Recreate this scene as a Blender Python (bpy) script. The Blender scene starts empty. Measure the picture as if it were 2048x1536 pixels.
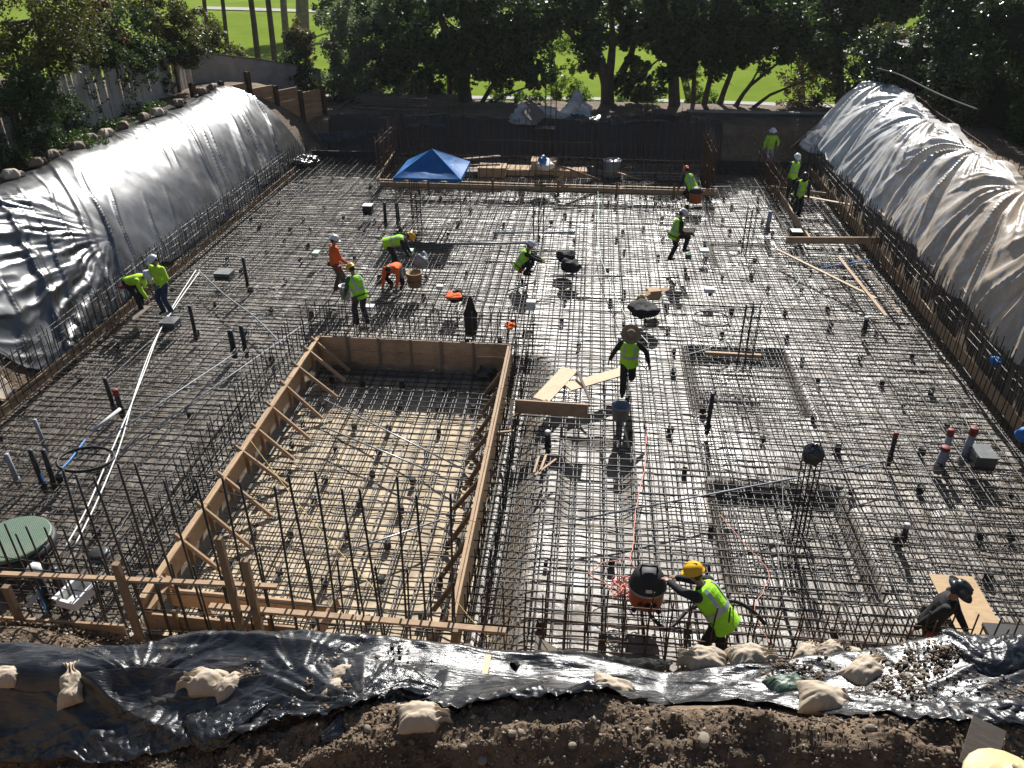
import bpy, bmesh, math, random
import numpy as np
from mathutils import Vector, Matrix, Quaternion

random.seed(7)
RNG = np.random.default_rng(11)
SC = bpy.context.scene
COL = SC.collection
rad = math.radians

# ------------------------------------------------------------------ camera, sky, sun, exposure
CAM_H = 10.15
CAM_M = Matrix(((0.99528773, -0.04944, -0.0833), (0.0965, 0.5030, 0.8589), (0.0, 0.8629, -0.5054)))
def _basis():
    f = 1593.0
    yd = Vector(((1201 - 1024) / f, (768 + 165) / f, 1.0)).normalized()
    p = math.atan2(933.0, f)
    up = Vector((0, math.cos(p), -math.sin(p)))
    up = (up - yd * up.dot(yd)).normalized()
    x = Vector((1, 0, 0)); x = (x - yd * x.dot(yd) - up * up.dot(x)).normalized()
    return Matrix((x, yd, up))
CAM_M = _basis()
cd = bpy.data.cameras.new('camera'); cam = bpy.data.objects.new('camera', cd); COL.objects.link(cam)
r_, u_, f_ = CAM_M @ Vector((1, 0, 0)), CAM_M @ Vector((0, 1, 0)), CAM_M @ Vector((0, 0, 1))
cam.matrix_world = Matrix(((r_.x, u_.x, -f_.x, 0), (r_.y, u_.y, -f_.y, 0), (r_.z, u_.z, -f_.z, CAM_H), (0, 0, 0, 1)))
cd.sensor_width = 36.0; cd.lens = 1593.0 / 2048 * 36.0; cd.clip_start = 0.1; cd.clip_end = 3000
SC.camera = cam

SUN_EL, SUN_AZ = rad(36.5), rad(4.0)          # azimuth measured from +Y towards +X
w = bpy.data.worlds.new('World'); SC.world = w; w.use_nodes = True
nt = w.node_tree; nt.nodes.clear()
sky = nt.nodes.new('ShaderNodeTexSky'); sky.sky_type = 'NISHITA'; sky.sun_disc = False
sky.sun_elevation = SUN_EL; sky.sun_rotation = SUN_AZ
bg = nt.nodes.new('ShaderNodeBackground'); bg.inputs['Strength'].default_value = 0.05
ow = nt.nodes.new('ShaderNodeOutputWorld')
nt.links.new(sky.outputs[0], bg.inputs[0]); nt.links.new(bg.outputs[0], ow.inputs[0])
sl = bpy.data.lights.new('sun', 'SUN'); sl.energy = 5.0; sl.angle = rad(0.5); sl.color = (1.0, 0.975, 0.93)
sun = bpy.data.objects.new('sun', sl); COL.objects.link(sun)
SUN_DIR = Vector((math.sin(SUN_AZ) * math.cos(SUN_EL), math.cos(SUN_AZ) * math.cos(SUN_EL), math.sin(SUN_EL)))
sun.rotation_euler = (-SUN_DIR).to_track_quat('-Z', 'Y').to_euler()
sun.location = (0, 60, 60)
SC.view_settings.view_transform = 'Standard'; SC.view_settings.look = 'None'
SC.view_settings.exposure = 0.6; SC.view_settings.gamma = 1.0; SC.view_settings.use_curve_mapping = False

# ------------------------------------------------------------------ measuring the place
def ray(px, py):
    return CAM_M @ Vector(((px - 1024) / 1593.0, (768 - py) / 1593.0, 1.0))
def at(px, py, z=0.4):
    r = ray(px, py); t = (z - CAM_H) / r.z
    return Vector((r.x * t, r.y * t, z))
def aty(px, py, Y):
    r = ray(px, py); t = Y / r.y
    return Vector((r.x * t, Y, CAM_H + r.z * t))

# ------------------------------------------------------------------ noise
_TAB = np.random.default_rng(5).random((256, 256))
def vnoise(x, y):
    x = np.asarray(x, float); y = np.asarray(y, float)
    xi = np.floor(x).astype(int); yi = np.floor(y).astype(int)
    fx = x - xi; fy = y - yi
    fx = fx * fx * fx * (fx * (fx * 6 - 15) + 10); fy = fy * fy * fy * (fy * (fy * 6 - 15) + 10)
    a = _TAB[xi & 255, yi & 255]; b = _TAB[(xi + 1) & 255, yi & 255]
    c = _TAB[xi & 255, (yi + 1) & 255]; d = _TAB[(xi + 1) & 255, (yi + 1) & 255]
    return (a * (1 - fx) + b * fx) * (1 - fy) + (c * (1 - fx) + d * fx) * fy - 0.5
def fbm(x, y, o=4, g=0.5):
    s = 0; a = 1.0; n = 0
    for i in range(o):
        s = s + a * vnoise(x * 2 ** i + 17.3 * i, y * 2 ** i + 9.1 * i); n += a; a *= g
    return s / n * 2
def ridged(x, y, o=3, g=0.55):
    s = 0; a = 1.0; n = 0
    for i in range(o):
        s = s + a * (1 - np.abs(vnoise(x * 2 ** i + 31.7 * i, y * 2 ** i + 5.3 * i)) * 4); n += a; a *= g
    return s / n
def sstep(a, b, x):
    t = np.clip((x - a) / (b - a), 0, 1); return t * t * (3 - 2 * t)

# ------------------------------------------------------------------ materials
class N:
    def __init__(s, name):
        s.m = bpy.data.materials.new(name); s.m.use_nodes = True
        s.t = s.m.node_tree; s.n = s.t.nodes; s.l = s.t.links
        s.b = s.n['Principled BSDF']; s.out = s.n['Material Output']
        s.tc = s.n.new('ShaderNodeTexCoord')
    def mapping(s, scale, kind='Object', rot=(0, 0, 0)):
        m = s.n.new('ShaderNodeMapping'); m.inputs['Scale'].default_value = scale if hasattr(scale, '__len__') else (scale,) * 3
        m.inputs['Rotation'].default_value = rot
        s.l.new(s.tc.outputs[kind], m.inputs[0]); return m.outputs[0]
    def noise(s, scale, detail=5, rough=0.6, vec=None, dist=0.0):
        t = s.n.new('ShaderNodeTexNoise'); t.inputs['Scale'].default_value = scale
        t.inputs['Detail'].default_value = detail; t.inputs['Roughness'].default_value = rough
        t.inputs['Distortion'].default_value = dist
        s.l.new(vec if vec else s.tc.outputs['Object'], t.inputs['Vector']); return t.outputs[0]
    def voro(s, scale, vec=None, feat='F1', out='Distance'):
        t = s.n.new('ShaderNodeTexVoronoi'); t.feature = feat; t.inputs['Scale'].default_value = scale
        s.l.new(vec if vec else s.tc.outputs['Object'], t.inputs['Vector']); return t.outputs[out]
    def ramp(s, v, stops):
        r = s.n.new('ShaderNodeValToRGB'); e = r.color_ramp.elements
        for i, (p, c) in enumerate(stops):
            if i > 1: e.new(p)
            e[i].position = p; e[i].color = (c[0], c[1], c[2], 1) if hasattr(c, '__len__') else (c, c, c, 1)
        s.l.new(v, r.inputs[0]); return r.outputs[0]
    def mix(s, f, a, b, mode='MIX'):
        m = s.n.new('ShaderNodeMix'); m.data_type = 'RGBA'; m.blend_type = mode
        for k, v in ((0, f), (6, a), (7, b)):
            if hasattr(v, 'is_linked') or hasattr(v, 'links'): s.l.new(v, m.inputs[k])
            elif k == 0: m.inputs[0].default_value = v
            else: m.inputs[k].default_value = (v[0], v[1], v[2], 1)
        return m.outputs[2]
    def col(s, v): s.l.new(v, s.b.inputs['Base Color'])
    def rough(s, v):
        if hasattr(v, 'links'): s.l.new(v, s.b.inputs['Roughness'])
        else: s.b.inputs['Roughness'].default_value = v
    def bump(s, v, strength=0.4, dist=0.02):
        b = s.n.new('ShaderNodeBump'); b.inputs['Strength'].default_value = strength; b.inputs['Distance'].default_value = dist
        s.l.new(v, b.inputs['Height']); s.l.new(b.outputs[0], s.b.inputs['Normal'])
    def info(s, out='Random'):
        return s.n.new('ShaderNodeObjectInfo').outputs[out]
    def island(s):
        return s.n.new('ShaderNodeNewGeometry').outputs['Random Per Island']

def plain(name, c, rough=0.6, metal=0.0, var=0.25, scale=6.0, bump=0.15, bscale=40, dist=0.01, spec=None):
    k = N(name)
    lo = [max(0, x * (1 - var)) for x in c]; hi = [min(1, x * (1 + var)) for x in c]
    k.col(k.ramp(k.noise(scale), [(0.3, lo), (0.7, hi)]))
    k.rough(rough); k.b.inputs['Metallic'].default_value = metal
    if spec is not None: k.b.inputs['Specular IOR Level'].default_value = spec
    if bump: k.bump(k.noise(bscale), bump, dist)
    return k.m

def wood(name, c, dark, rough=0.75, ax=0, stain=0.0):
    k = N(name); sc = [7, 7, 7]; sc[ax] = 0.6
    v = k.mapping(sc); g = k.noise(9, 6, 0.65, v, 0.6)
    a = k.ramp(g, [(0.32, dark), (0.62, c)])
    a = k.mix(0.35, a, k.ramp(k.info(), [(0, [x * 0.55 for x in c]), (1, [min(1, x * 1.25) for x in c])]))
    st = k.noise(1.7, 5, 0.7); a = k.mix(k.ramp(st, [(0.5, 0), (0.75, stain)]), a, [x * 0.35 for x in dark])
    k.col(a); k.rough(rough); k.bump(g, 0.3, 0.006); return k.m

def leaf(name, c, c2, trans=0.35, rough=0.42):
    k = N(name)
    colr = k.ramp(k.island(), [(0.0, c), (1.0, c2)])
    k.col(colr); k.rough(rough); k.b.inputs['Specular IOR Level'].default_value = 0.25 if rough > 0.4 else 0.5
    tr = k.n.new('ShaderNodeBsdfTranslucent'); k.l.new(k.mix(0.6, colr, (c2[0] * 1.6, c2[1] * 1.9, c2[2] * 0.8)), tr.inputs[0])
    mx = k.n.new('ShaderNodeMixShader'); mx.inputs[0].default_value = trans
    k.l.new(k.b.outputs[0], mx.inputs[1]); k.l.new(tr.outputs[0], mx.inputs[2]); k.l.new(mx.outputs[0], k.out.inputs[0])
    return k.m

M = {}
def mk_materials():
    # mud slab: grey membrane, tan dust, brown stains, wet patches
    k = N('mud_slab'); n1 = k.noise(0.22, 5, 0.62); n2 = k.noise(1.3, 6, 0.65); n3 = k.noise(7, 6, 0.7)
    a = k.ramp(n2, [(0.28, (0.075, 0.06, 0.044)), (0.48, (0.20, 0.16, 0.115)), (0.72, (0.35, 0.285, 0.205))])
    a = k.mix(k.ramp(n1, [(0.38, 0.7), (0.6, 0.0)]), a, (0.12, 0.088, 0.055))
    a = k.mix(k.ramp(n3, [(0.35, 0.45), (0.6, 0.0)]), a, (0.05, 0.045, 0.04))
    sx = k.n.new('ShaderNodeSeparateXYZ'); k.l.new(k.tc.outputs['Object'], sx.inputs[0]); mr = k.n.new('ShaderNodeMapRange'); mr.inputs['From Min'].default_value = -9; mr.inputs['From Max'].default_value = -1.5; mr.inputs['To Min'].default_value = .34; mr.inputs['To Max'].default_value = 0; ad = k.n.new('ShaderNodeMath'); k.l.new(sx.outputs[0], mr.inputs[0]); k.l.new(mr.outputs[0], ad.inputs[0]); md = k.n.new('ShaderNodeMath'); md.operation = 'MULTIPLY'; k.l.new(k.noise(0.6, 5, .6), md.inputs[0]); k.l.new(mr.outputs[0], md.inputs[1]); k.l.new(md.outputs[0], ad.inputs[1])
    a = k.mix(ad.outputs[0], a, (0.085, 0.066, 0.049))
    k.col(a)
    k.rough(k.ramp(k.mix(0.5, k.noise(2.6, 6, 0.7), k.noise(0.5, 4, 0.6)), [(0.39, 0.25), (0.46, 0.38), (0.54, 0.52)]))
    k.b.inputs['Specular IOR Level'].default_value = 0.7; k.bump(k.mix(0.4, n3, k.noise(2.2, 4)), 0.8, 0.045); M['slab'] = k.m
    k = N('pool_slab'); n2 = k.noise(1.6, 6, 0.65); n3 = k.noise(6, 6, 0.7)
    a = k.ramp(n2, [(0.3, (0.36, 0.28, 0.185)), (0.55, (0.62, 0.495, 0.335)), (0.75, (0.72, 0.60, 0.43))])
    a = k.mix(k.ramp(n3, [(0.3, 0.6), (0.55, 0)]), a, (0.13, 0.10, 0.07))
    k.col(a); k.rough(0.8); k.bump(k.noise(3, 5), 0.5, 0.04); M['pool'] = k.m
    # steel
    k = N('rusty_rebar'); n = k.noise(9, 5)
    a = k.ramp(n, [(0.3, (0.010, 0.009, 0.009)), (0.6, (0.022, 0.018, 0.015)), (0.8, (0.06, 0.036, 0.022))])
    a = k.mix(0.35, a, k.ramp(k.info(), [(0, (0.010, 0.009, 0.009)), (1, (0.05, 0.036, 0.026))]))
    k.col(a); k.b.inputs['Metallic'].default_value = 0.0; k.b.inputs['Specular IOR Level'].default_value = 0.5; k.rough(0.42); M['rebar'] = k.m
    k = N('brown_rebar'); n = k.noise(9, 5)
    k.col(k.ramp(n, [(0.3, (0.05, 0.032, 0.02)), (0.7, (0.14, 0.075, 0.04))])); k.b.inputs['Metallic'].default_value = 0.2; k.b.inputs['Specular IOR Level'].default_value = 0.3; k.rough(0.65); M['rust'] = k.m
    # timber
    M['wood'] = wood('form_timber', (0.54, 0.37, 0.23), (0.27, 0.155, 0.085), stain=0.6)
    M['woody'] = wood('form_timber_long', (0.50, 0.34, 0.20), (0.32, 0.195, 0.10), ax=1, stain=0.5)
    M['woodz'] = wood('post_timber', (0.30, 0.195, 0.115), (0.15, 0.09, 0.05), ax=2, stain=0.6)
    M['oldwood'] = wood('weathered_timber', (0.23, 0.185, 0.145), (0.11, 0.085, 0.065), stain=0.5)
    M['lag'] = wood('lagging_timber', (0.58, 0.335, 0.165), (0.34, 0.17, 0.075), ax=1, stain=0.7)
    M['picket'] = wood('white_washed_picket', (0.52, 0.50, 0.47), (0.20, 0.18, 0.16), ax=2, stain=0.8)
    k = N('plywood'); g = k.noise(4, 6, 0.7, k.mapping((1, 6, 6))); st = k.noise(2.2, 6, 0.7)
    a = k.ramp(g, [(0.3, (0.40, 0.26, 0.13)), (0.7, (0.56, 0.39, 0.21))])
    a = k.mix(k.ramp(st, [(0.5, 0), (0.72, 0.55)]), a, (0.20, 0.12, 0.06)); k.col(a); k.rough(0.7); M['ply'] = k.m
    M['plywhite'] = wood('pale_plank', (0.66, 0.52, 0.34), (0.50, 0.36, 0.21), stain=0.3)
    # plastics
    k = N('black_plastic_sheet'); n = k.noise(2.2, 5, 0.6); v = k.mapping((14, 3, 3))
    a = k.ramp(n, [(0.3, (0.010, 0.011, 0.013)), (0.75, (0.024, 0.024, 0.026))])
    dust = k.noise(1.1, 8, 0.75); a = k.mix(k.ramp(dust, [(0.56, 0), (0.78, 0.3)]), a, (0.20, 0.155, 0.11))
    k.col(a); k.rough(k.ramp(n, [(0.3, 0.33), (0.7, 0.43)])); k.b.inputs['Specular IOR Level'].default_value = 1.0; k.b.inputs['IOR'].default_value = 1.75
    k.bump(k.noise(5, 4, 0.55, v, 0.8), 0.16, 0.012); M['black'] = k.m
    M['blackshine'] = k.m
    k = N('black_plastic_film'); n = k.noise(2.2, 5, 0.6); v = k.mapping((1.3, 10, 10), rot=(0, 0, .12))
    a = k.ramp(n, [(0.3, (0.010, 0.011, 0.013)), (0.75, (0.022, 0.022, 0.024))]); dust = k.noise(1.1, 8, 0.75); a = k.mix(k.ramp(dust, [(0.54, 0), (0.76, 0.35)]), a, (0.22, 0.17, 0.12))
    k.col(a); k.rough(k.ramp(n, [(0.3, 0.24), (0.7, 0.36)])); k.b.inputs['Specular IOR Level'].default_value = 0.75
    k.bump(k.noise(3.2, 4, 0.6, v, 0.5), 0.6, 0.016); M['black'] = k.m
    k = N('black_crumpled_plastic'); n = k.noise(5, 5, 0.6)
    k.col(k.ramp(n, [(0.3, (0.008, 0.009, 0.010)), (0.8, (0.025, 0.026, 0.028))])); k.rough(0.24)
    k.b.inputs['Specular IOR Level'].default_value = 0.75
    k.bump(k.noise(11, 5, 0.6, None, 1.2), 0.6, 0.03); M['crump'] = k.m
    k = N('milky_plastic_sheet'); n = k.noise(0.9, 7, 0.7); v = k.mapping((9, 9, 2.0)); n2 = k.noise(1.5, 6, 0.7, k.mapping((3.0, 3.0, .7)))
    a = k.ramp(n, [(0.3, (0.64, 0.635, 0.63)), (0.7, (0.84, 0.83, 0.81))])
    sx = k.n.new('ShaderNodeSeparateXYZ'); k.l.new(k.tc.outputs['Object'], sx.inputs[0]); mr = k.n.new('ShaderNodeMapRange'); mr.inputs['From Min'].default_value = 38; mr.inputs['From Max'].default_value = 22; mr.inputs['To Min'].default_value = -.16; mr.inputs['To Max'].default_value = .14; k.l.new(sx.outputs[1], mr.inputs[0]); ad = k.n.new('ShaderNodeMath'); k.l.new(n2, ad.inputs[0]); k.l.new(mr.outputs[0], ad.inputs[1])
    a = k.mix(k.ramp(ad.outputs[0], [(0.46, 0), (0.66, 0.8)]), a, (0.60, 0.46, 0.31)); k.col(a); k.rough(0.36)
    k.bump(k.noise(3, 4, 0.5, v, 1.0), 0.22, 0.03)
    tr = k.n.new('ShaderNodeBsdfTranslucent'); k.l.new(a, tr.inputs[0])
    mx = k.n.new('ShaderNodeMixShader'); mx.inputs[0].default_value = 0.22
    k.l.new(k.b.outputs[0], mx.inputs[1]); k.l.new(tr.outputs[0], mx.inputs[2]); k.l.new(mx.outputs[0], k.out.inputs[0]); M['milky'] = k.m
    k = N('bank_shade_dark'); n = k.noise(1.2, 6, .7); k.col(k.ramp(n, [(0.35, (0.014, 0.013, 0.013)), (0.7, (0.055, 0.043, 0.032))])); k.rough(k.ramp(n, [(0.4, 0.45), (0.6, 0.9)])); k.bump(k.noise(6, 5), 0.6, 0.05); M['bankshade'] = k.m  # tree shade on the rear bank put into a near-black colour
    k = N('brown_geotextile'); n = k.noise(1.3, 6); k.col(k.ramp(n, [(0.3, (0.13, 0.09, 0.06)), (0.7, (0.24, 0.175, 0.115))])); k.rough(0.7); k.bump(k.noise(5, 5), 0.5, 0.04); M['geo'] = k.m
    k = N('clear_plastic'); k.col(k.ramp(k.noise(3), [(0.3, (0.45, 0.47, 0.5)), (0.7, (0.7, 0.72, 0.74))])); k.rough(0.25); k.b.inputs['Alpha'].default_value = 0.75
    k.bump(k.noise(9, 5, 0.6, None, 1.0), 0.7, 0.04); M['clear'] = k.m
    # earth
    k = N('soil'); n1 = k.noise(0.8, 6, 0.65); n2 = k.noise(9, 8, 0.75); n3 = k.voro(16)
    a = k.ramp(n1, [(0.3, (0.12, 0.082, 0.052)), (0.7, (0.28, 0.195, 0.122))])
    a = k.mix(k.ramp(n2, [(0.35, 0.65), (0.6, 0.0)]), a, (0.045, 0.032, 0.022))
    k.col(a); k.rough(0.95); k.bump(k.mix(0.5, n2, n3), 0.9, 0.05); M['soil'] = k.m
    k = N('gravel_stone'); isl = k.island()
    k.col(k.ramp(isl, [(0.0, (0.055, 0.038, 0.026)), (0.55, (0.16, 0.115, 0.075)), (0.85, (0.29, 0.23, 0.17)), (1.0, (0.42, 0.37, 0.31))])); k.rough(0.9); k.bump(k.noise(30), 0.3, 0.01); M['stone'] = k.m
    M['clod'] = plain('earth_clod', (0.12, 0.083, 0.053), 0.95, 0, 0.45, 5, 0.4, 30, 0.01)
    M['rock'] = plain('field_stone', (0.27, 0.225, 0.17), 0.9, 0, 0.35, 9, 0.4, 25, 0.01)
    k = N('lawn'); n1 = k.noise(0.09, 6, 0.7); n2 = k.noise(1.2, 6, 0.7)
    a = k.ramp(n1, [(0.3, (0.15, 0.215, 0.03)), (0.7, (0.25, 0.325, 0.05))]); a = k.mix(k.ramp(n2, [(0.3, 0.4), (0.7, 0)]), a, (0.10, 0.16, 0.022))
    k.col(a); k.rough(1.0); k.b.inputs['Specular IOR Level'].default_value = 0.0; k.bump(k.noise(14, 4), 0.5, 0.05); M['lawn'] = k.m
    M['path'] = plain('cart_path_concrete', (0.36, 0.35, 0.32), 0.9, 0, 0.12, 2)
    M['concrete'] = plain('grey_concrete', (0.30, 0.285, 0.26), 0.9, 0, 0.25, 1.5, 0.3, 18)
    M['darkblock'] = plain('dark_block_wall', (0.07, 0.07, 0.073), 0.9, 0, 0.2, 1.5, 0.3, 18)
    k = N('bag_cloth'); n = k.noise(3, 5); k.col(k.mix(k.ramp(k.noise(1.6, 6, 0.7), [(0.5, 0), (0.8, 0.45)]), k.ramp(n, [(0.3, (0.44, 0.355, 0.255)), (0.7, (0.58, 0.48, 0.365))]), (0.24, 0.165, 0.105)))
    k.rough(0.7); k.bump(k.mix(0.5, k.noise(60, 2, 0.5, k.mapping((1, 4, 1))), k.noise(8, 5, 0.6, None, 1.5)), 0.6, 0.02); M['bag'] = k.m
    k = N('green_bag_cloth'); k.col(k.ramp(k.noise(4), [(0.3, (0.055, 0.09, 0.065)), (0.7, (0.12, 0.17, 0.125))])); k.rough(0.4); k.bump(k.noise(9, 5, 0.6, None, 1.5), 0.6, 0.02); M['gbag'] = k.m
    # vegetation
    M['bark'] = plain('bark', (0.075, 0.055, 0.042), 0.95, 0, 0.4, 4, 0.8, 14, 0.05)
    M['palebark'] = plain('pale_bark', (0.17, 0.135, 0.105), 0.95, 0, 0.4, 3, 0.8, 10, 0.05)
    M['lf_dark'] = leaf('dark_leaf', (0.016, 0.029, 0.010), (0.058, 0.092, 0.026), 0.27, 0.5)
    M['lf_mid'] = leaf('green_leaf', (0.022, 0.042, 0.010), (0.07, 0.115, 0.028), 0.3, 0.5)
    M['lf_olive'] = leaf('olive_leaf', (0.06, 0.078, 0.045), (0.19, 0.215, 0.14), 0.3, 0.5)
    M['lf_yel'] = leaf('yellow_green_leaf', (0.03, 0.034, 0.010), (0.12, 0.115, 0.028), 0.25, 0.5)
    M['lf_red'] = leaf('reddish_leaf', (0.045, 0.018, 0.012), (0.10, 0.04, 0.025), 0.3)
    M['lf_laurel'] = leaf('laurel_leaf', (0.02, 0.036, 0.010), (0.045, 0.07, 0.018), 0.18, 0.32)
    M['lf_lime'] = leaf('backlit_leaf', (0.05, 0.085, 0.014), (0.14, 0.20, 0.035), 0.5, 0.6)
    M['lf_tan'] = leaf('bronze_leaf', (0.07, 0.055, 0.03), (0.16, 0.125, 0.07), 0.35)
    # goods
    M['pvc'] = plain('white_pvc', (0.74, 0.74, 0.73), 0.4, 0, 0.06, 3, 0.05)
    M['pvcl'] = plain('dusty_white_pvc', (0.52, 0.52, 0.51), 0.55, 0, 0.15, 5, 0.1); M['redd'] = plain('dusty_red_tape', (0.22, 0.035, 0.03), 0.6, 0, 0.2, 6, 0.1)
    M['pvcg'] = plain('grey_pvc', (0.28, 0.30, 0.33), 0.45, 0, 0.12, 3, 0.05)
    M['pipe'] = plain('black_abs_pipe', (0.022, 0.022, 0.024), 0.4, 0, 0.2, 3, 0.05)
    M['dark'] = plain('black_rubber', (0.016, 0.016, 0.017), 0.6, 0, 0.3, 4, 0.2)
    M['block'] = plain('dobie_concrete', (0.045, 0.042, 0.04), 0.9, 0, 0.3, 9, 0.2)
    M['steel'] = plain('galvanised_steel', (0.40, 0.41, 0.43), 0.38, 0.7, 0.15, 4, 0.05)
    M['boxsteel'] = plain('grey_steel_box', (0.16, 0.165, 0.17), 0.4, 0.5, 0.2, 4, 0.1)
    M['blue'] = plain('blue_canopy_cloth', (0.012, 0.13, 0.37), 0.6, 0, 0.2, 2, 0.3, 5, 0.05, 0.2)
    M['bluetape'] = plain('blue_tape', (0.03, 0.22, 0.60), 0.5, 0, 0.15, 5)
    M['red'] = plain('red_plastic', (0.33, 0.03, 0.026), 0.45, 0, 0.15, 5)
    M['oranger'] = plain('orange_cap', (0.80, 0.16, 0.055), 0.5, 0, 0.12, 5)
    M['orangep'] = plain('orange_plastic', (0.52, 0.115, 0.025), 0.42, 0, 0.12, 4, 0.05)
    M['cord'] = plain('pink_orange_cord', (0.72, 0.27, 0.20), 0.5, 0, 0.1, 4, 0)
    M['gcord'] = plain('pale_green_hose', (0.52, 0.62, 0.48), 0.5, 0, 0.1, 4, 0)
    M['ycord'] = plain('yellow_string', (0.62, 0.45, 0.12), 0.6, 0, 0.1, 4, 0)
    M['card'] = plain('cardboard', (0.46, 0.31, 0.18), 0.85, 0, 0.12, 3, 0.1)
    M['paper'] = plain('white_paper', (0.78, 0.78, 0.77), 0.8, 0, 0.08, 3, 0.1)
    k = N('green_tread_plate'); v = k.mapping((1, 1, 1), rot=(0, 0, rad(45))); ck = k.n.new('ShaderNodeTexBrick')
    ck.inputs['Scale'].default_value = 9; ck.inputs['Mortar Size'].default_value = 0.05; ck.offset = 0.5
    k.l.new(v, ck.inputs['Vector']); ck.inputs['Color1'].default_value = (0.085, 0.145, 0.10, 1); ck.inputs['Color2'].default_value = (0.06, 0.11, 0.075, 1); ck.inputs['Mortar'].default_value = (0.17, 0.24, 0.17, 1)
    k.col(k.mix(k.ramp(k.noise(1.5, 5), [(0.5, 0), (0.75, 0.5)]), ck.outputs[0], (0.25, 0.22, 0.16))); k.rough(0.5); k.bump(ck.outputs[1], 0.6, 0.01); M['tread'] = k.m
    # people
    def cloth(name, c, var=0.15, rough=0.85): return plain(name, c, rough, 0, var, 5, 0.55, 13, 0.03)
    M['lime'] = cloth('lime_hivis', (0.40, 0.86, 0.03)); M['lime2'] = cloth('neon_yellow_shirt', (0.50, 0.84, 0.045))
    M['orange'] = cloth('orange_shirt', (0.83, 0.135, 0.02)); M['strip'] = plain('grey_reflective_tape', (0.42, 0.45, 0.48), 0.4, 0.1, 0.1, 5, 0.1)
    M['blackcl'] = cloth('black_cloth', (0.016, 0.016, 0.018), 0.3); M['navy'] = cloth('navy_denim', (0.028, 0.033, 0.052), 0.3)
    M['blue_d'] = cloth('blue_denim', (0.03, 0.048, 0.095), 0.3); M['khaki'] = cloth('brown_khaki', (0.12, 0.092, 0.062), 0.25)
    M['greyp'] = cloth('pale_grey_cloth', (0.42, 0.43, 0.43), 0.15); M['greencl'] = cloth('green_hoodie', (0.018, 0.115, 0.055), 0.25)
    M['boot'] = plain('brown_boot', (0.09, 0.055, 0.032), 0.7); M['bootk'] = plain('black_boot', (0.018, 0.016, 0.015), 0.6)
    k = N('skin'); k.col(k.ramp(k.noise(9), [(0.3, (0.26, 0.135, 0.085)), (0.7, (0.36, 0.20, 0.135))])); k.rough(0.5); M['skin'] = k.m
    M['hair'] = plain('black_hair', (0.012, 0.010, 0.009), 0.5); M['eye'] = plain('dark_eye', (0.02, 0.015, 0.012), 0.3, 0, 0.1, 4, 0)
    M['lip'] = plain('lip', (0.25, 0.09, 0.07), 0.5, 0, 0.1, 4, 0)
    M['hwhite'] = plain('white_helmet', (0.72, 0.73, 0.75), 0.3, 0, 0.05, 3, 0); M['hyel'] = plain('yellow_helmet', (0.80, 0.44, 0.015), 0.3, 0, 0.06, 3, 0)
    M['hblack'] = plain('black_helmet', (0.020, 0.021, 0.023), 0.28, 0, 0.1, 3, 0); M['htan'] = plain('tan_helmet', (0.56, 0.43, 0.22), 0.5, 0, 0.1, 8, 0.1)
    M['hor'] = plain('orange_helmet', (0.72, 0.12, 0.03), 0.3, 0, 0.05, 3, 0)
    M['straw'] = plain('straw', (0.30, 0.205, 0.115), 0.85, 0, 0.25, 30, 0.5, 90, 0.01)
    M['glove'] = plain('grey_glove', (0.16, 0.155, 0.145), 0.9); M['yglove'] = plain('tan_glove', (0.40, 0.29, 0.10), 0.9)
mk_materials()

# ------------------------------------------------------------------ objects, tags
def mesh_from(name, V, F):
    me = bpy.data.meshes.new(name)
    me.from_pydata([tuple(v) for v in V], [], [tuple(int(i) for i in f) for f in F]); me.update(); return me
def mesh_np(name, V, Q):
    """fast quad mesh from numpy arrays"""
    V = np.asarray(V, np.float32); Q = np.asarray(Q, np.int32); k = Q.shape[1]
    me = bpy.data.meshes.new(name)
    me.vertices.add(len(V)); me.vertices.foreach_set('co', V.ravel())
    me.loops.add(Q.size); me.loops.foreach_set('vertex_index', Q.ravel())
    me.polygons.add(len(Q)); me.polygons.foreach_set('loop_start', np.arange(0, Q.size, k, dtype=np.int32))
    me.polygons.foreach_set('loop_total', np.full(len(Q), k, np.int32)); me.update(calc_edges=True); return me
def link(name, me, m, parent=None, smooth=False, loc=None):
    o = bpy.data.objects.new(name, me); COL.objects.link(o)
    if m is not None and me is not None and len(me.materials) == 0: me.materials.append(M[m] if isinstance(m, str) else m)
    if smooth: me.polygons.foreach_set('use_smooth', [True] * len(me.polygons))
    if parent is not None: o.parent = parent
    if loc is not None: o.location = loc
    return o
def tag(o, label=None, cat=None, group=None, kind=None):
    if label: o['label'] = label
    if cat: o['category'] = cat
    if group: o['group'] = group
    if kind: o['kind'] = kind
    return o
def thing(name, label, cat, loc=(0, 0, 0), rz=0, group=None):
    o = bpy.data.objects.new(name, None); COL.objects.link(o); o.location = loc; o.rotation_euler = (0, 0, rz)
    o.empty_display_size = 0.2
    return tag(o, label, cat, group, 'thing')
def copy_tree(o, parent=None):
    c = o.copy(); COL.objects.link(c)
    if parent is not None: c.parent = parent
    for ch in o.children: copy_tree(ch, c)
    return c

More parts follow.
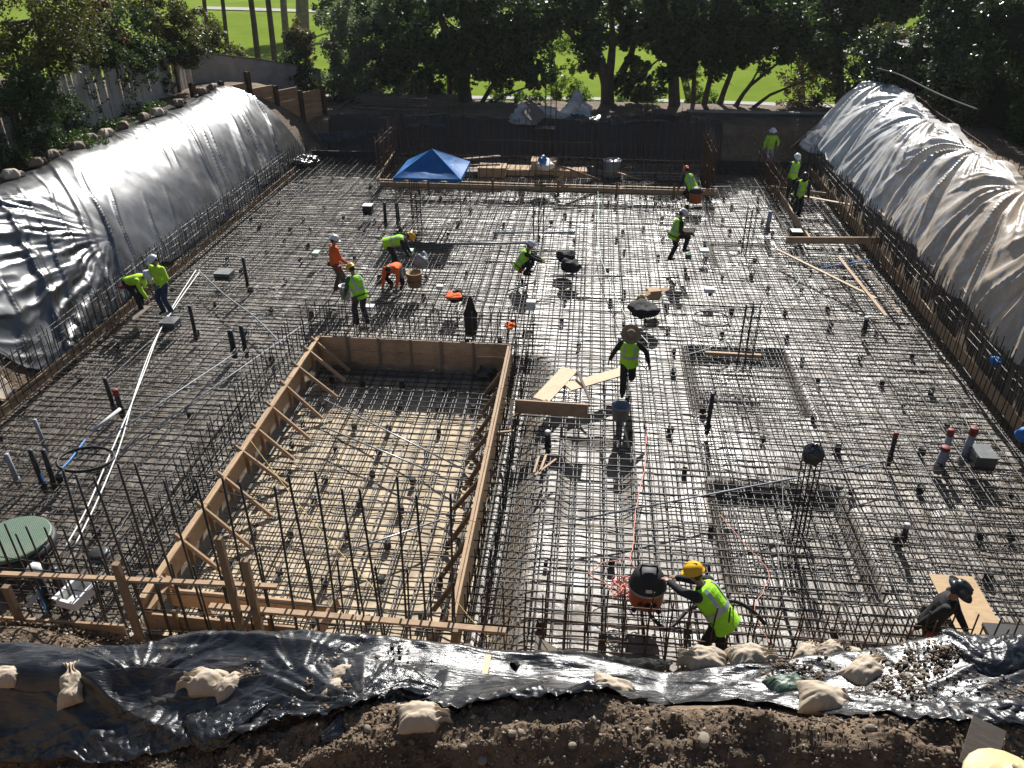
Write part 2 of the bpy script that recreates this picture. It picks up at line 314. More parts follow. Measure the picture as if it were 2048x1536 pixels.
class B:
    """a small mesh builder"""
    def __init__(s): s.V = []; s.F = []
    def add(s, V, F):
        n = len(s.V); s.V += [tuple(v) for v in V]; s.F += [tuple(i + n for i in f) for f in F]; return s
    def box(s, c, size, R=None):
        hx, hy, hz = size[0] / 2, size[1] / 2, size[2] / 2; c = Vector(c)
        P = [Vector((x, y, z)) for x in (-hx, hx) for y in (-hy, hy) for z in (-hz, hz)]
        if R is not None: P = [R @ p for p in P]
        return s.add([c + p for p in P], [(0, 1, 3, 2), (4, 6, 7, 5), (0, 4, 5, 1), (2, 3, 7, 6), (0, 2, 6, 4), (1, 5, 7, 3)])
    def beam(s, a, b, w, h, up=(0, 0, 1), bev=0.004):
        a, b = Vector(a), Vector(b); d = (b - a).normalized(); sd = d.cross(Vector(up))
        if sd.length < 1e-4: sd = d.cross(Vector((0, 1, 0)))
        sd.normalize(); u = sd.cross(d).normalized(); e = min(bev, w / 4, h / 4)
        prof = [(-w/2 + e, -h/2), (w/2 - e, -h/2), (w/2, -h/2 + e), (w/2, h/2 - e), (w/2 - e, h/2), (-w/2 + e, h/2), (-w/2, h/2 - e), (-w/2, -h/2 + e)]
        V = [a + sd * x + u * y for x, y in prof] + [b + sd * x + u * y for x, y in prof]
        F = [(i, (i + 1) % 8, 8 + (i + 1) % 8, 8 + i) for i in range(8)] + [tuple(range(7, -1, -1)), tuple(range(8, 16))]
        return s.add(V, F)
    def tube(s, P, r, n=6, cap=True):
        P = [Vector(p) for p in P]; rs = r if hasattr(r, '__len__') else [r] * len(P)
        V = []; F = []; ref = None
        for i, p in enumerate(P):
            d = (P[min(i + 1, len(P) - 1)] - P[max(i - 1, 0)]).normalized()
            if ref is None: ref = d.orthogonal().normalized()
            ref = (ref - d * ref.dot(d)); ref = ref.normalized() if ref.length > 1e-5 else d.orthogonal().normalized()
            q = d.cross(ref)
            for k in range(n):
                a = 2 * math.pi * k / n; V.append(p + (ref * math.cos(a) + q * math.sin(a)) * rs[i])
        for i in range(len(P) - 1):
            for k in range(n):
                F.append((i * n + k, i * n + (k + 1) % n, (i + 1) * n + (k + 1) % n, (i + 1) * n + k))
        if cap: F.append(tuple(range(n - 1, -1, -1))); F.append(tuple((len(P) - 1) * n + k for k in range(n)))
        return s.add(V, F)
    def lathe(s, prof, n=16, R=None, c=(0, 0, 0), sx=1.0, sy=1.0):
        V = []; F = []; c = Vector(c)
        for (r, z) in prof:
            for k in range(n):
                a = 2 * math.pi * k / n; p = Vector((r * math.cos(a) * sx, r * math.sin(a) * sy, z))
                V.append(c + (R @ p if R is not None else p))
        for i in range(len(prof) - 1):
            for k in range(n):
                F.append((i * n + k, i * n + (k + 1) % n, (i + 1) * n + (k + 1) % n, (i + 1) * n + k))
        F.append(tuple(range(n - 1, -1, -1))); F.append(tuple((len(prof) - 1) * n + k for k in range(n)))
        return s.add(V, F)
    def ball(s, c, r, n=10, m=7, R=None):
        rx, ry, rz = r if hasattr(r, '__len__') else (r, r, r)
        prof = [(max(1e-3, math.sin(math.pi * i / m)), -math.cos(math.pi * i / m)) for i in range(m + 1)]
        V = []; F = []; c = Vector(c)
        for (q, z) in prof:
            for k in range(n):
                a = 2 * math.pi * k / n; p = Vector((q * math.cos(a) * rx, q * math.sin(a) * ry, z * rz)); V.append(c + (R @ p if R is not None else p))
        for i in range(m):
            for k in range(n): F.append((i * n + k, i * n + (k + 1) % n, (i + 1) * n + (k + 1) % n, (i + 1) * n + k))
        F.append(tuple(range(n - 1, -1, -1))); F.append(tuple(m * n + k for k in range(n)))
        return s.add(V, F)
    def capsule(s, a, b, ra, rb, n=10):
        a, b = Vector(a), Vector(b); d = (b - a)
        if d.length < 1e-5: return s.ball(a, ra, n)
        d.normalize(); P = []; R = []
        for t in (80, 55, 28): P.append(a - d * ra * math.sin(rad(t))); R.append(ra * math.cos(rad(t)))
        P.append(a); R.append(ra); P.append(b); R.append(rb)
        for t in (28, 55, 80): P.append(b + d * rb * math.sin(rad(t))); R.append(rb * math.cos(rad(t)))
        return s.tube(P, R, n)
    def build(s, name, m, parent=None, smooth=False, loc=None):
        return link(name, mesh_from(name, s.V, s.F), m, parent, smooth, loc)

def grid_faces(nu, nv):
    i = np.arange((nu - 1) * (nv - 1)); a = (i // (nv - 1)) * nv + i % (nv - 1)
    return np.stack([a, a + nv, a + nv + 1, a + 1], 1)
def grid_obj(name, X, Y, Z, m, parent=None, flip=False):
    nu, nv = X.shape; V = np.stack([X.ravel(), Y.ravel(), Z.ravel()], 1); Q = grid_faces(nu, nv)
    if flip: Q = Q[:, ::-1]
    return link(name, mesh_np(name, V, Q), m, parent, True)

# ------------------------------------------------------------------ terrain
PX0, PX1, PY0, PY1 = -13.2, 9.8, 8.35, 37.6
def ridge_w(y): return np.clip(2.15 + (y - 22) * 0.075, 1.7, 3.7)
CRX = [-9.5, -7.09, -6.26, -5.44, -3.89, -3.13, -2.21, -1.33, -.75, -.17, .41, 1.14, 1.63, 2.33, 3.1, 3.58, 4.06, 4.81, 8]
CRZ = [2.0, 2.2, 2.31, 2.44, 2.61, 2.78, 2.87, 2.85, 2.78, 2.7, 2.68, 2.72, 2.83, 2.95, 3.14, 3.36, 3.48, 3.5, 3.4]
SOX = [-9.5, -6.52, -4.64, -3.7, -3.11, -2.43, -1.99, -1.09, -.6, .35, 1.04, 1.72, 2.26, 2.83, 3.32, 4.13, 8]
SOZ = [1.3, 1.45, 2.1, 2.52, 2.77, 3.08, 3.32, 3.38, 3.58, 3.76, 3.78, 3.85, 3.82, 3.88, 3.83, 3.85, 3.85]
def front_z(x, y):
    C = np.interp(x, CRX, CRZ); S = np.interp(x, SOX, SOZ); k = sstep(-3.4, -1.2, x)
    ky = [-12, 1.5, 2.6, 3.4, 4.05, 4.45, 4.80, 5.05, 5.5, 6.0, 6.35, 6.7, 7.1, 7.55, 7.9, 8.3, 8.5]
    kz = [5.9 + 0 * S, 5.2 + 0 * S, S + .55 + .25 * k, S + .12, S - .05 - .10 * k, S - .02 - .22 * k, S - .0 - .04 * k, S, .5 * S + .5 * C - .09, C + .01, C, C - .5, C - 1.45, .45 + 0 * C, .18 + 0 * C, .10 + 0 * C, -.4 + 0 * C]
    out = kz[0] + 0 * y
    for i in range(len(ky) - 1):
        t = np.clip((y - ky[i]) / (ky[i + 1] - ky[i]), 0, 1); t = t * t * (3 - 2 * t) * .6 + t * .4
        out = np.where(y >= ky[i], kz[i] * (1 - t) + kz[i + 1] * t, out)
    return out
def terr(x, y):
    x = np.asarray(x, float); y = np.asarray(y, float)
    tl = np.clip((PX0 - 0.05 - x) / 3.3, 0, 1); hl = 3.45 * (1 - (1 - tl) ** 1.75)
    tr = np.clip((x - PX1 - 0.05) / ridge_w(y), 0, 1); hr = 3.5 * (1 - (1 - tr) ** 1.6)
    side = np.maximum(hl, hr) * (1 - 0.95 * sstep(37.5, 50, y))
    hb = 1.5 * sstep(38.9, 40.3, y)
    h = np.maximum(side, hb)
    wob = 0.07 * vnoise(x * 0.9 + 3, y * 0 + 4.2) * 2
    hf = front_z(x, y + wob * sstep(3, 5, y) * (1 - sstep(7, 8, y)))
    hf = hf + np.where(y > 7.2, 0.42 * np.exp(-((x + 8.6) / 1.2) ** 2 - ((y - 8.0) / .35) ** 2), 0)
    hf = hf + 0.06 * fbm(x * 1.6, y * 1.6, 4) * sstep(8.2, 7.4, y)
    soil = sstep(5.6, 5.0, y)
    hf = hf + soil * (0.17 * fbm(x * 1.3 + 7, y * 1.9, 3) + 0.13 * np.abs(fbm(x * 2.7, y * 3.2, 4)) + 0.07 * np.abs(fbm(x * 7.5, y * 7.5, 2)) - .06)
    h = np.where(y < 8.45, np.maximum(h * sstep(6.5, 9.5, y), hf), h)
    h = h - 3.8 * sstep(45.0, 53, y)
    h = h + 0.07 * fbm(x * 0.9, y * 0.9, 4) * sstep(8.6, 9.4, y) * sstep(0.15, 0.8, h)
    inside = (x > PX0) & (x < PX1) & (y > PY0) & (y < PY1)
    return np.where(inside, -2.0, h)
def hit(px, py, off=0.0):
    r = ray(px, py); t = np.linspace(4, 75, 6000) / r.length
    z = CAM_H + r.z * t - off; h = terr(r.x * t, r.y * t); h = np.where(h < -1.9, 0.0, h)
    i = int(np.argmax(z < h)); tt = t[max(i, 1)]
    return Vector((r.x * tt, r.y * tt, CAM_H + r.z * tt))
def tz(x, y): return float(terr(np.array([x]), np.array([y]))[0])

xs = np.unique(np.concatenate([np.arange(-60, -9, 0.4), np.arange(-9, 9, 0.06), np.arange(9, 60, 0.4), [PX0, PX0 - .01, PX1, PX1 + .01]]))
ys = np.unique(np.concatenate([np.arange(-10, 3, 0.4), np.arange(3, 5.8, 0.035), np.arange(5.8, 8.6, .06), np.arange(8.6, 55, 0.3), [PY0, PY1, PY1 + .01]]))
X, Y = np.meshgrid(xs, ys, indexing='ij')
tag(grid_obj('ground', X, Y, terr(X, Y), 'soil'), kind='structure')
lx = np.concatenate([np.linspace(-190, -60, 14), np.linspace(-50, 50, 41), np.linspace(60, 190, 14)]); ly = np.concatenate([np.linspace(47, 120, 40), np.linspace(125, 330, 24)])
X, Y = np.meshgrid(lx, ly, indexing='ij')
Zl = -2.15 + 0.5 * fbm(X * 0.02, Y * 0.02, 3) * sstep(52, 75, Y) + 0.004 * np.clip(Y - 80, 0, 400)
tag(grid_obj('lawn', X, Y, Zl, 'lawn'), kind='structure')
def lawn_z(x, y): return float(-2.15 + 0.5 * fbm(np.array([x * 0.02]), np.array([y * 0.02]), 3)[0] * sstep(52, 75, y) + 0.004 * max(0, min(400, y - 80)))
def ribbon(name, pts, wd, m, dz, zf):
    V = []; F = []; n = 60; P = [Vector(p) for p in pts]
    for i in range(n + 1):
        t = i / n * (len(P) - 1); k = min(int(t), len(P) - 2); p = P[k].lerp(P[k + 1], t - k)
        d = (P[k + 1] - P[k]).normalized(); s_ = Vector((-d.y, d.x, 0)) * wd / 2
        for q in (p - s_, p, p + s_): V.append((q.x, q.y, zf(q.x, q.y) + dz))
        if i: F += [(3 * i - 3 + j, 3 * i + j, 3 * i + j + 1, 3 * i - 2 + j) for j in (0, 1)]
    return tag(link(name, mesh_from(name, V, F), m, None, True), kind='structure')
ribbon('path', [(-40, 66, 0), (-16, 64.5, 0), (0, 65, 0), (20, 64, 0), (45, 66, 0)], 1.1, 'path', 0.06, lawn_z)
ribbon('far_path', [(-60, 128, 0), (-20, 124, 0), (5, 112, 0), (18, 96, 0), (40, 90, 0)], 3.5, 'path', 0.12, lawn_z)

# slab floor with recesses
POOL = (-6.95, -1.75, 8.75, 18.25)
RECESS = [(3.05, 5.35, 16.6, 19.5, .30), (3.0, 5.3, 10.7, 13.4, .32), (-0.1, 1.0, 12.2, 14.8, .12), (7.75, 9.5, 27.2, 33.0, .3), (4.6, 6.6, 26, 28, .15)]
def rect_drop(x, y, r, d, s=0.28):
    e = np.minimum(np.minimum(x - r[0], r[1] - x), np.minimum(y - r[2], r[3] - y)); return d * np.clip((e + s) / s, 0, 1)
def floor_z(x, y):
    x = np.asarray(x, float); y = np.asarray(y, float)
    z = 0.035 * fbm(x * 1.3, y * 1.3, 4) + 0.02 * fbm(x * 4.5, y * 4.5, 3)
    z = z - rect_drop(x, y, POOL, 0.55, 0.12)
    for r in RECESS: z = z - rect_drop(x, y, r, r[4], 0.25)
    z = z - 0.30 * np.exp(-((x + 1.35) / 0.42) ** 2) * sstep(8, 8.6, y) * sstep(18.8, 18.3, y)
    return z
fx = np.arange(-13.35, 10.0, 0.1); fy = np.arange(8.2, 39.2, 0.1)
X, Y = np.meshgrid(fx, fy, indexing='ij'); Z = floor_z(X, Y)
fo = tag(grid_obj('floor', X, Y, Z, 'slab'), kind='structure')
fo.data.materials.append(M['pool']); cx_ = X[:-1, :-1].ravel() + .05; cy_ = Y[:-1, :-1].ravel() + .05
inp = (cx_ > POOL[0]) & (cx_ < POOL[1]) & (cy_ > POOL[2]) & (cy_ < POOL[3] - 0.1)
fo.data.polygons.foreach_set('material_index', inp.astype(np.int32))

# ------------------------------------------------------------------ rebar
def bar_mesh(L, axis, r=0.012, amp=0.012, n=18, seed=0):
    g = np.random.default_rng(seed); t = np.linspace(0, 1, n)
    a = np.interp(t, np.linspace(0, 1, 7), g.normal(0, amp, 7)); c = np.interp(t, np.linspace(0, 1, 9), g.normal(0, amp * 0.5, 9))
    P = [(L * (q - .5), a[i], c[i]) if axis == 'x' else ((a[i], L * (q - .5), c[i]) if axis == 'y' else (a[i], c[i], L * q)) for i, q in enumerate(t)]
    b = B().tube(P, r, 5); me = mesh_from('bar', b.V, b.F); me.polygons.foreach_set('use_smooth', [True] * len(me.polygons)); me.materials.append(M['rebar']); return me
_bars = {}
def bar(L, axis, parent, loc, r=0.010, amp=0.012, n=18, var=4, mat=None, rot=None, name='bar'):
    key = (round(L, 2), axis, r, RNG.integers(var), amp, mat)
    if key not in _bars:
        _bars[key] = bar_mesh(L, axis, r, amp, n, len(_bars))
        if mat: _bars[key].materials[0] = M[mat]
    o = link(name, _bars[key], None, parent); o.location = loc
    if rot: o.rotation_euler = rot
    return o
ZT = 0.40
WX = PX1 - PX0 - 0.5; XC = (PX0 + PX1) / 2
mat = thing('rebar_mat', 'wide two-layer mat of dark reinforcing bars tied in a grid over the whole slab', 'rebar mat', (0, 0, 0))
def jit(s): return float(RNG.normal(0, s))
cnt = 0
def xbars(parent, ys_, z, r=0.0135, amp=0.009):
    for y in ys_:
        y = y + jit(.018)
        if POOL[2] - .1 < y < POOL[3] + .1:
            L = POOL[0] - PX0 - .3; bar(round(L, 1), 'x', parent, (PX0 + .25 + L / 2 + jit(.03), y, z + jit(.006)), r, amp, 10, 5)
            L = PX1 - POOL[1] - .35; bar(round(L, 1), 'x', parent, (POOL[1] + .05 + L / 2 + jit(.05), y, z + jit(.006)), r, amp, 14, 5)
        else:
            bar(round(WX, 1), 'x', parent, (XC + jit(.06), y, z + jit(.006)), r, amp, 22, 6)
def ybars(parent, xs_, z, r=0.0135, amp=0.010):
    for x in xs_:
        x = x + jit(.02)
        if POOL[0] - .1 < x < POOL[1] + .1: bar(18.4, 'y', parent, (x, 18.5 + 9.2 + jit(.05), z + jit(.005)), r, amp, 20, 5)
        else: bar(28.0, 'y', parent, (x, 8.85 + 14 + jit(.06), z + jit(.005)), r, amp, 24, 6)
xbars(mat, np.arange(8.95, 36.9, 0.215), ZT)
ybars(mat, np.arange(-12.9, 9.5, 0.30), ZT - .022)
# bottom layer and the lap bars beside the top ones: one joined part
def joined_bars(specs, r, name, parent, kind='stuff', n=14, m='rebar'):
    Vs = []; Qs = []; base = 0
    for (p, q) in specs:
        p = np.array(p, float); q = np.array(q, float); t = np.linspace(0, 1, n)[:, None]; P = p + (q - p) * t
        P = P + np.repeat(RNG.normal(0, .010, (n // 2, 3)), 2, 0)[:n] if n > 3 else P
        d = (q - p) / (np.linalg.norm(q - p) + 1e-9); a = np.cross(d, [0.3, 0.5, 0.81]); a /= np.linalg.norm(a); b = np.cross(d, a)
        R = np.stack([P + r * (a * math.cos(k * math.pi / 2) + b * math.sin(k * math.pi / 2)) for k in range(4)], 1)
        Vs.append(R.reshape(-1, 3)); i = np.arange(n - 1)[:, None] * 4 + np.arange(4)[None]; j = np.arange(n - 1)[:, None] * 4 + (np.arange(4)[None] + 1) % 4
        Qs.append(np.stack([i, j, j + 4, i + 4], -1).reshape(-1, 4) + base); base += len(P) * 4
    o = link(name, mesh_np(name, np.concatenate(Vs), np.concatenate(Qs)), m, parent, True)
    if kind: o['kind'] = kind
    return o
sp = []
def inpool(y): return POOL[2] - .1 < y < POOL[3] + .1
for y in np.arange(9.05, 36.9, 0.6):
    y += jit(.02); z = 0.09
    segs = [(PX0 + .25, POOL[0] - .1), (POOL[1] + .1, PX1 - .3)] if inpool(y) else [(PX0 + .25, PX1 - .3)]
    for a, b in segs: sp.append(((a, y, z), (b, y + jit(.03), z)))
for x in np.arange(-12.82, 9.5, 0.30):
    y0 = 18.5 if POOL[0] - .1 < x < POOL[1] + .1 else 8.85
    sp.append(((x + jit(.02), y0, .11), (x + jit(.03), 36.9, .11)))
    sp.append(((x + .005 + jit(.015), y0, ZT - .03), (x + jit(.02), y0 + RNG.uniform(5, 11), ZT - .03))); ya = RNG.uniform(20, 27); sp.append(((x + jit(.01), ya, ZT - .03), (x + jit(.03), ya + RNG.uniform(4, 9), ZT - .03)))
joined_bars(sp, .0105, 'lower_bars', mat)
# extra bars over the thickened footings and the strip beside the recess
sp = []
for r_ in RECESS[:2]:
    for x in np.arange(r_[0] - .2, r_[1] + .2, .3): sp.append(((x, r_[2] - .3, -.2), (x, r_[3] + .3, -.2))); sp.append(((x, r_[2] - .5, .31), (x, r_[3] + .5, .31)))
    for y in np.arange(r_[2] - .2, r_[3] + .2, .3): sp.append(((r_[0] - .3, y, -.18), (r_[1] + .3, y, -.18)))
for y in np.arange(9, 36.8, .3):
    sp.append(((-12.95, y, .30), (-12.95 + RNG.uniform(1.2, 1.8), y, .33))); sp.append(((9.45, y, .30), (9.45 - RNG.uniform(1.5, 2.4), y, .33)))
for x in np.arange(-1.6, -.6, .14): sp.append(((x, 8.8, .02 + .1 * (x + 1.6)), (x, 18.6, .02)))
for k in range(90):
    x, y = RNG.uniform(-12, 9), RNG.uniform(10, 36)
    if POOL[0] - .5 < x < POOL[1] + .5 and y < 19: continue
    a = RNG.uniform(-.25, .25) + (0 if RNG.random() < .5 else 1.57); L = RNG.uniform(.6, 2.2); sp.append(((x, y, ZT + .02), (x + L * math.cos(a), y + L * math.sin(a), ZT + .025)))
joined_bars(sp, .0105, 'footing_bars', mat, n=6)

pm = thing('rebar_mat', 'sunken rebar mat inside the timber pool form over tan concrete', 'rebar mat')
for y in np.arange(9.0, 18.1, 0.235): bar(5.0, 'x', pm, (-4.35, y + jit(.015), -.20 + jit(.006)), .0135, .012, 10, 5)
for x in np.arange(-6.8, -1.85, .29):
    for d in (0, .05): bar(9.3, 'y', pm, (x + d + jit(.012), 13.5, -.22 + jit(.005)), .0135, .012, 12, 5)
sp = [((-6.85, y, -.47), (-1.85, y, -.47)) for y in np.arange(9.1, 18.1, 1.2)] + [((x, 8.9, -.45), (x, 18.1, -.45)) for x in np.arange(-6.75, -1.85, 1.16)]
joined_bars(sp, .0105, 'lower_bars', pm, n=10)

def wall_cage(label, p0, p1, z0, z1, step, rails, rows=(0,), jitter=.05, m='rust', lean=.02, ztop=None, cat='rebar wall', group=None, r=.0125):
    p0 = Vector((p0[0], p0[1], 0)); p1 = Vector((p1[0], p1[1], 0)); d = (p1 - p0); L = d.length; d.normalize(); nrm = Vector((-d.y, d.x, 0))
    c = thing('rebar_wall', label, cat, (p0.x, p0.y, z0), 0, group); n = 0
    for row in rows:
        for s_ in np.arange(0.05, L, step):
            if n >= 290: break
            top = (ztop(s_) if ztop else z1) + jit(jitter); h = max(.3, round((top - z0) * 4) / 4)
            q = d * (s_ + jit(.02)) + nrm * row; o = bar(h, 'z', c, (q.x, q.y, 0), r, .006, 4, 3, m, (jit(lean), jit(lean), 0)); n += 1
    for row in rows:
        for rz_ in rails:
            for k in range(max(1, int(L // 6))):
                a = k * 6.0; b = min(L, a + 7.2) if L > 7 else L
                P = [d * t + nrm * (row + .022) + Vector((0, 0, rz_ + jit(.02))) for t in np.linspace(a, b, 8)]
                B().tube(P, .0105, 5).build('rail_bar', m, c, True)
    return c
wall_cage('long left rebar wall of upright dowels in front of the black tarp', (-13.08, 9.0), (-13.08, 36.8), -.05, 1.45, .26, (.45, .95, 1.32), (0, .22), m='rebar')
wall_cage('long right rebar wall of upright dowels below the pale plastic sheeting', (9.70, 9.0), (9.70, 36.8), -.05, 1.55, .24, (.4, 1.1, 1.3), (0, -.2), m='rebar', ztop=lambda s_: 1.0 + .65 * min(1, s_ / 9) - .3 * max(0, (s_ - 20) / 8))
def rear_top(s_): return 2.25
wall_cage('rear rebar wall of closely set dowels behind the blue canopy', (-8.6, 32.75), (5.05, 32.75), 0, 2.25, .29, (.6, 1.15, 1.7), (0,), .03, 'rust', r=.015)
wall_cage('back row of rebar dowels standing against the shaded earth cut', (-8.6, 36.2), (5.05, 36.2), 0, 2.4, .27, (.7, 1.5), (0,), .03, 'rust', r=.015)
wall_cage('short side rebar wall left of the blue canopy', (-8.72, 32.9), (-8.72, 36.2), 0, 2.35, .2, (.5, 1.2, 2.0), (0, .2), .03)
wall_cage('short side rebar wall right of the rear box, beside the crouching worker', (5.15, 32.9), (5.15, 36.2), 0, 2.35, .16, (.5, 1.2, 2.0), (0, .2), .05)
wall_cage('far right corner rebar cage round two workers in vests', (7.75, 31.2), (7.75, 36.6), 0, 1.5, .2, (.5, 1.2), (0, .25))
wall_cage('low rebar screen across the far right corner', (7.8, 33.3), (9.6, 33.3), 0, 1.2, .2, (.4, .9), (0,))
wall_cage('left end rebar wall of tall dowels by the round green cover', (-13.0, 8.62), (-7.7, 8.62), 0, 1.9, .30, (.45, .85, 1.2), (0, .2), .1, 'rebar', r=.016)
wall_cage('tallest front rebar wall standing across the pool form', (-7.6, 8.66), (-1.5, 8.66), -.3, 3.25, .36, (.3, .75, 1.15), (0,), .12, 'rebar', r=.019)
wall_cage('shorter front rebar dowels between the tall bars of the pool', (-7.5, 8.5), (-1.6, 8.5), -.3, 1.75, .36, (.5, .95), (0,), .12, 'rebar', r=.016)
wall_cage('low right front rebar wall behind the sandbag heap', (-1.3, 8.6), (9.5, 8.6), 0, 1.5, .31, (.35, .75, 1.15), (0, .2), .06)
wall_cage('dense rebar cage along the left board of the pool form', (-7.75, 9.0), (-7.75, 18.6), 0, .95, .24, (.2, .5, .85), (0, -.45), .08, 'rebar')
wall_cage('rebar cage behind the rear board of the pool form', (-7.5, 18.75), (-1.2, 18.75), 0, 1.2, .22, (.3, .7, 1.05), (0, .4), .06, 'rebar')
wall_cage('rebar cage pressed against the right board of the pool form', (-1.62, 8.9), (-1.62, 18.6), -.2, .7, .26, (.1, .35, .6), (0, -.28), .05, 'rebar')

def column(label, x, y, h, n=4, s=.32, m='rebar', top=None, grp=None, z=0.0, lean=(0, 0)):
    c = thing('rebar_column', label, 'rebar column', (x, y, z), jit(.1), grp)
    c.rotation_euler = (lean[0], lean[1], jit(.1))
    for i in range(n):
        for j in range(2): bar(h + round(jit(.08), 1), 'z', c, ((i / (n - 1) - .5) * s, (j - .5) * s * .8, 0), .013, .006, 4, 3, m)
    for k in np.arange(.25, h - (.5 if top is None else .1), .3):
        a = s / 2 + .02; P = [(-a, -a * .8, k), (a, -a * .8, k), (a, a * .8, k), (-a, a * .8, k), (-a, -a * .8, k)]
        B().tube(P, .006, 4).build('tie_hoop', m, c)
    return c
column('rebar column of four dark pairs beside the squatting white-helmeted worker', -1.65, 27.0, 1.75, 3, .35)
column('slim rebar column standing free near the right rear of the slab', 5.6, 26.9, 1.75, 3, .3)
column('rebar column with a plank across its foot, over the right rear footing', 4.2, 18.3, 2.0, 3, .34)
cc = column('leaning rebar column wrapped in black plastic at its top', 4.25, 11.9, 2.35, 4, .26, 'rebar', None, None, -.2, (.03, -.05))
b = B().ball((0, -.02, 2.28), (.19, .17, .2), 12, 8); V = [Vector(v) + Vector((jit(.012), jit(.012), jit(.02))) for v in b.V]; link('plastic_wrap', mesh_from('plastic_wrap', V, b.F), 'crump', cc, True)
column('rebar column rising out of the canopy shadow', -6.2, 28.0, 2.2, 3, .3, 'rebar', None, None, -.6)  # the dark square here is the canopy's cast shadow on unbroken floor
column('bundle of thin dowels left of the canopy shadow, near the roof of the blue canopy', -6.6, 29.6, 1.6, 3, .26, 'rust')
for x, y, h, lb in [(-9.0, 38.6, 3.0, 'tall thin dowels against the black tarp on the left rear bank'), (-6.5, 38.9, 3.6, 'tallest thin dowel bundle before the lumber stack'), (-1.9, 39.0, 3.5, 'tall dowel bundle left of the propped board on the bank'), (2.6, 39.1, 3.6, 'tall dowel bundle right of the clear plastic heap'), (-7.6, 36.4, 4.0, 'tall dowel bundle above the canopy peak'), (4.3, 37.0, 2.9, 'mud-caked dowel bundle at the right end of the rear box')]:
    column(lb, x, y, h, 3, .5, 'rust')

# ------------------------------------------------------------------ timber forms
def board(b0, b1, w_, h_, parent, m='wood', name='board', up=(0, 0, 1)):
    a, b = Vector(b0), Vector(b1); c = (a + b) / 2; d = b - a; L = d.length
    ax = 0 if abs(d.normalized().x) > .7 else (1 if abs(d.normalized().y) > .7 else 2)
    return B().beam(a - c, b - c, w_, h_, up).build(name, {('wood', 1): 'woody', ('wood', 2): 'woodz'}.get((m, ax), m), parent, False, c - (Vector(parent.location) if parent else Vector()))
# pool form
pf = thing('pool_form', 'long rectangular timber form with diagonal braces round the sunken pool', 'formwork', (-4.35, 13.5, 0))
for y0, y1 in ((8.8, 11.2), (11.22, 13.6), (13.62, 16.0), (16.02, 18.2)):
    board((-6.93, y0, .36), (-6.93, y1, .36 + jit(.01)), .045, .50, pf); board((-6.87, y0, .585), (-6.87, y1, .585), .07, .05, pf, 'wood', 'cap_strip')
    board((-1.77, y0, .26), (-1.77, y1, .26), .045, .66, pf); board((-1.83, y0, .58), (-1.83, y1, .585), .06, .05, pf, 'wood', 'cap_strip')
for y in (9.35, 10.25, 11.15, 12.1, 13.0, 13.85, 14.75, 15.7, 16.6, 17.45, 18.0):
    board((-7.02, y, .68), (-6.0 + jit(.06), y - .18 + jit(.05), -.16), .045, .09, pf, 'wood', 'brace')
    board((-6.87, y + .1, -.1), (-6.87, y + .1, .56), .09, .04, pf, 'wood', 'stud', (0, 1, 0))
for y in (9.2, 10.1, 11.0, 11.9, 12.8, 13.7, 14.6, 15.5, 16.4, 17.3):
    board((-1.80, y, .45), (-2.42 + jit(.05), y - .3 + jit(.05), -.42), .045, .10, pf, 'wood', 'brace')
    board((-1.84, y + .25, -.35), (-1.84, y + .25, .56), .09, .04, pf, 'wood', 'stud', (0, 1, 0))
for x0, x1 in ((-6.9, -4.4), (-4.38, -1.8)):
    board((x0, 18.2, .44), (x1, 18.2, .44), .045, .36, pf); board((x0, 18.21, .07), (x1, 18.21, .07), .045, .34, pf)
for x in (-6.1, -5.25, -4.4, -3.6, -2.75): board((x, 18.13, -.5), (x, 18.13, .68), .07, .04, pf, 'oldwood', 'stake', (0, 1, 0))
# planter-like box at the near left corner of the pool
fb = thing('box_form', 'shallow timber box form at the near left corner of the pool', 'formwork', (-5.4, 8.9, 0))
board((-6.95, 8.78, .12), (-4.3, 8.78, .05), .045, .34, fb); board((-6.7, 9.25, .15), (-4.0, 9.25, .08), .045, .30, fb)
board((-6.6, 9.28, .32), (-4.2, 9.28, .26), .05, .05, fb, 'wood', 'cap_strip'); board((-6.9, 8.8, .35), (-6.75, 9.45, .45), .2, .04, fb)
for x in (-6.35, -5.55, -4.75): board((x, 8.72, -.3), (x, 8.72, .45), .07, .05, fb, 'wood', 'stake', (0, 1, 0))
board((-4.05, 8.75, .05), (-3.85, 9.4, .2), .045, .3, fb)
# front bracing
tb = thing('timber_bracing', 'long weathered rails and posts tied across the tall front dowels', 'bracing', (-5, 8.45, 0))
board((-9.4, 8.42, 1.30), (-4.35, 8.42, 1.47), .09, .045, tb, 'wood', 'rail'); board((-13.0, 8.42, 1.25), (-9.42, 8.42, 1.30), .09, .045, tb, 'wood', 'rail')
board((-5.5, 8.40, .97), (-3.2, 8.40, .94), .11, .045, tb, 'wood', 'rail'); board((-3.18, 8.40, .94), (-.9, 8.40, .90), .11, .045, tb, 'wood', 'rail')
for x, z0, z1 in ((-6.78, -.4, 1.8), (-5.02, -.4, 2.45), (-4.73, -.4, 2.05), (-8.75, -.3, 1.15), (-1.65, -.5, .93), (-1.5, -.5, .6)):
    board((x, 8.33, z0), (x + jit(.03), 8.33, z1), .11, .085, tb, 'woodz', 'post', (0, 1, 0))
board((-4.72, 8.22, 1.15), (-5.35, 8.0, -.1), .09, .045, tb, 'oldwood', 'brace')
